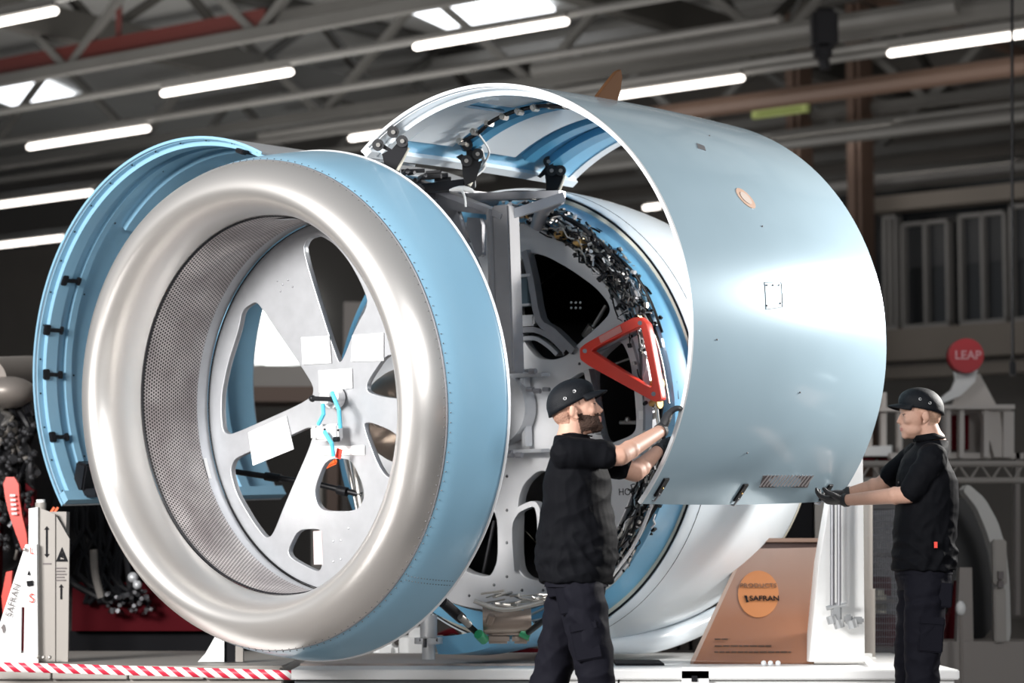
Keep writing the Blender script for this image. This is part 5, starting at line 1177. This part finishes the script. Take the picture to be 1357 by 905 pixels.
    for s in 'LR':
        a_, e = Vector(J['sh'+s]), Vector(J['el'+s]); d = (e-a_).normalized(); ee = a_+d*cuffs[0 if s == 'L' else 1]
        limb(bm, [a_*.72+sh*.28-up*.004, a_-up*.004, ee], [.072, .073, .064], 26)
    # trim sleeve end by a flat cap: handled by shape
    ms = bake(bm, .0058, 6, .5)
    rs = wrinkle_seed
    def fold(c):
        q = c-pv; a1 = q.dot(f); z = q.z; s_ = q.dot(sd)
        d1 = z*11-a1*9; d2 = z*3.5+a1*4
        t_ = (1-2.2*abs(noise.noise(Vector((d1+rs, d2, s_*4)))))+.7*(1-2.2*abs(noise.noise(Vector((z*6+a1*19, z*9-a1*3+rs, s_*6))))); low = max(0, 1-abs(z-.08)/.22)
        return (t_-.6)*(.55+.75*low)+.35*low*math.sin(z*95+a1*30+4*noise.noise(c*5))
    folds(ms, .0085, fold)
    shirt = link('polo_shirt', ms, 'cloth', root, auto=80)
    # collar ring and placket
    bm = bmesh.new(); cd = (H @ Vector((-.035, 0, -.10))-nb); cd.normalize(); pts = []
    for i in range(25):
        a_ = 2*PI*i/24; pts.append(nb+cd*(.018+collar*.5*max(0, -math.cos(a_)))+f*math.cos(a_)*.075+sd*math.sin(a_)*.080-up*.012*max(0, math.cos(a_)))
    rows = [pts, [p+cd*.030+(nb-p)*.12 for p in pts], [p+cd*.034+(nb-p)*.10 for p in pts], [p-cd*.012+(p-nb)*.16 for p in pts]] if collar else [pts, [p+cd*.014+(nb-p)*.08 for p in pts], [p+cd*.010+(nb-p)*.16 for p in pts]]
    co = link('collar', surf(rows), 'cloth', shirt); m_ = co.modifiers.new('s', 'SOLIDIFY'); m_.thickness = .004
    if collar:
        bm = bmesh.new(); a0 = nb+f*.086-up*.03; b0_ = ch+f*.145+up*.02; bar(bm, a0, b0_, .03, .008); pk = link('placket', bm, 'cloth', shirt)
        bm = bmesh.new()
        for q in (.25, .6, .9): add_ball(bm, a0.lerp(b0_, q)+f*.006, .005)
        link('buttons', bm, 'ink_g', pk, kind='stuff')
    # ---------- trousers
    bm = bmesh.new(); loft(bm, [R(pv-up*.08, .120, .165), R(pv, .135, .178), R(Vector((pv.x, pv.y, hz+.03)), .130, .172)], pw=2.2)
    for s in 'LR':
        hp, kn, an = Vector(J['hip'+s]), Vector(J['kn'+s]), Vector(J['an'+s])
        limb(bm, [hp, hp.lerp(kn, .5), kn, kn.lerp(an, .5), an+(an-kn).normalized()*.03], [.108, .100, .084, .080, .076], 26)
    mt = bake(bm, .0062, 6, .5)
    def tf_(c):
        q = c-pv; return (.4-1.8*abs(noise.noise(Vector((q.dot(f)*7+q.z*5+rs*3, q.dot(sd)*6, q.z*8-q.dot(f)*6)))))+.5*(.4-1.8*abs(noise.noise(Vector((q.dot(f)*16+q.z*6, q.dot(sd)*9, q.z*15+rs)))))+.4*math.sin(q.z*75+q.dot(f)*30+3*noise.noise(c*6))*max(0, 1-abs(q.z+.13)/.14)
    folds(mt, .0095, tf_)
    tr = link('trousers', mt, 'twill', root, auto=80)
    # cargo pocket, back pocket, knee seam on the visible side
    vis = Vector((0, -1, 0)); ls = 'R' if Vector(J['hipR']).y < Vector(J['hipL']).y else 'L'
    hp, kn = Vector(J['hip'+ls]), Vector(J['kn'+ls]); leg = (kn-hp).normalized()
    def pock(nm, s_, du, dz, w_, h_, out, m='twill'):
        c = hp.lerp(kn, s_)+vis*out+f*du; x = leg.cross(vis).normalized(); R3 = Matrix((x, vis.cross(x)*0+(-vis), leg)).transposed()
        b_ = bmesh.new(); add_box(b_, c, w_, .022, h_, R3, bev=.006); return link(nm, b_, m, tr)
    pock('cargo_pocket', .62, -.02, 0, .12, .15, .088); pock('pocket_flap', .43, -.02, 0, .125, .04, .096); pock('hip_pocket', .12, -.075, 0, .08, .12, .085)
    bm = bmesh.new(); loft(bm, [R(Vector((pv.x, pv.y, hz-.018)), .137, .180), R(Vector((pv.x, pv.y, hz+.012)), .135, .178)], pw=2.2); link('belt', bm, 'twill', tr)
    # ---------- shoes
    for s in 'LR':
        an = Vector(J['an'+s]); tf = Vector(J['toe'+s]).normalized(); sv = Vector((-tf.y, tf.x, 0)); bm = bmesh.new(); R3 = Matrix((tf, sv, up)).transposed()
        g = Vector((an.x, an.y, 0)); add_ball(bm, g+tf*.10+up*.048, .11, .05, .045, R3, 3); add_ball(bm, g-tf*.02+up*.055, .065, .042, .06, R3, 3); limb(bm, [g-tf*.02+up*.05, g-tf*.02+up*.11], [.045, .045]); add_box(bm, g+tf*.065+up*.016, .27, .088, .030, R3)
        link('shoe', bake(bm, .006, 3), 'rubber', root)
    return root, shirt, tr, body
# left worker: faces the cowl edge to the right, looking up, both arms raised
fL = Vector((.96, -.28, 0)).normalized()
YB = 10.75
J = dict(neck=at(757, 578, YB), chest=at(765, 648, YB), pelvis=at(764, 768, YB),
    shR=at(750, 600, YB-.17), shL=at(781, 601, YB+.17), elR=at(822, 604, YB-.15), elL=at(842, 626, YB+.22), wrR=at(877, 570, YB+.16), wrL=at(874, 596, YB+.40),
    hipR=at(769, 782, YB-.09), hipL=at(757, 782, YB+.09), knR=at(790, 893, YB-.12), knL=at(733, 890, YB+.10), anR=at(800, 1012, YB-.12), anL=at(688, 1008, YB+.12),
    toeR=(1, -.15, 0), toeL=(1, .05, 0),
    handR=((.35, .35, .85), (.9, .3, -.2), 1, .55), handL=((.8, .5, .3), (.5, -.5, .2), 1, .5))
HL = headmat(at(764, 545, YB), (.97, -.06, 0), math.radians(13)) 
person('person', 'bearded worker in black cap and shirt reaching up to the front cowl edge', (at(764, 1036, YB).x, YB, 0), J, HL, fL, True, .028, at(760, 772, YB).z, (.15, .17), 0, .015, 3.1)
# right worker: faces left, holds the lower rear corner of the cowl
fR = Vector((-.97, -.10, 0)).normalized(); YR = 12.05
J = dict(neck=at(1236, 584, YR), chest=at(1228, 650, YR), pelvis=at(1224, 760, YR),
    shL=at(1237, 606, YR-.17), shR=at(1214, 604, YR+.18), elL=at(1206, 655, YR-.17), elR=at(1168, 643, YR+.25), wrL=at(1118, 663, YR+.08), wrR=at(1122, 654, YR+.32),
    hipL=at(1228, 775, YR-.09), hipR=at(1220, 775, YR+.09), knL=at(1222, 885, YR-.10), knR=at(1207, 885, YR+.12), anL=at(1224, 985, YR-.10), anR=at(1208, 985, YR+.14),
    toeL=(-1, -.1, 0), toeR=(-1, .05, 0),
    handL=((-.97, .22, .02), (0, .35, .95), -1, .75), handR=((-.97, .2, -.05), (0, .2, .98), 1, .7))
HR_ = headmat(at(1218, 552, YR), (-1, -.10, 0), math.radians(-3))
rt, sh_, tr_, bd_ = person('person', 'clean-shaven worker in black cap and gloves holding the rear cowl corner', (at(1224, 1000, YR).x, YR, 0), J, HR_, fR, False, .005, at(1220, 756, YR).z, (.19, .16), .03, .02, 8.7)
bm = bmesh.new(); add_box(bm, at(1240, 722, YR-.215), .016, .006, .03); link('red_tag', bm, 'red', sh_)
bpy.data.scenes.remove(TMP)
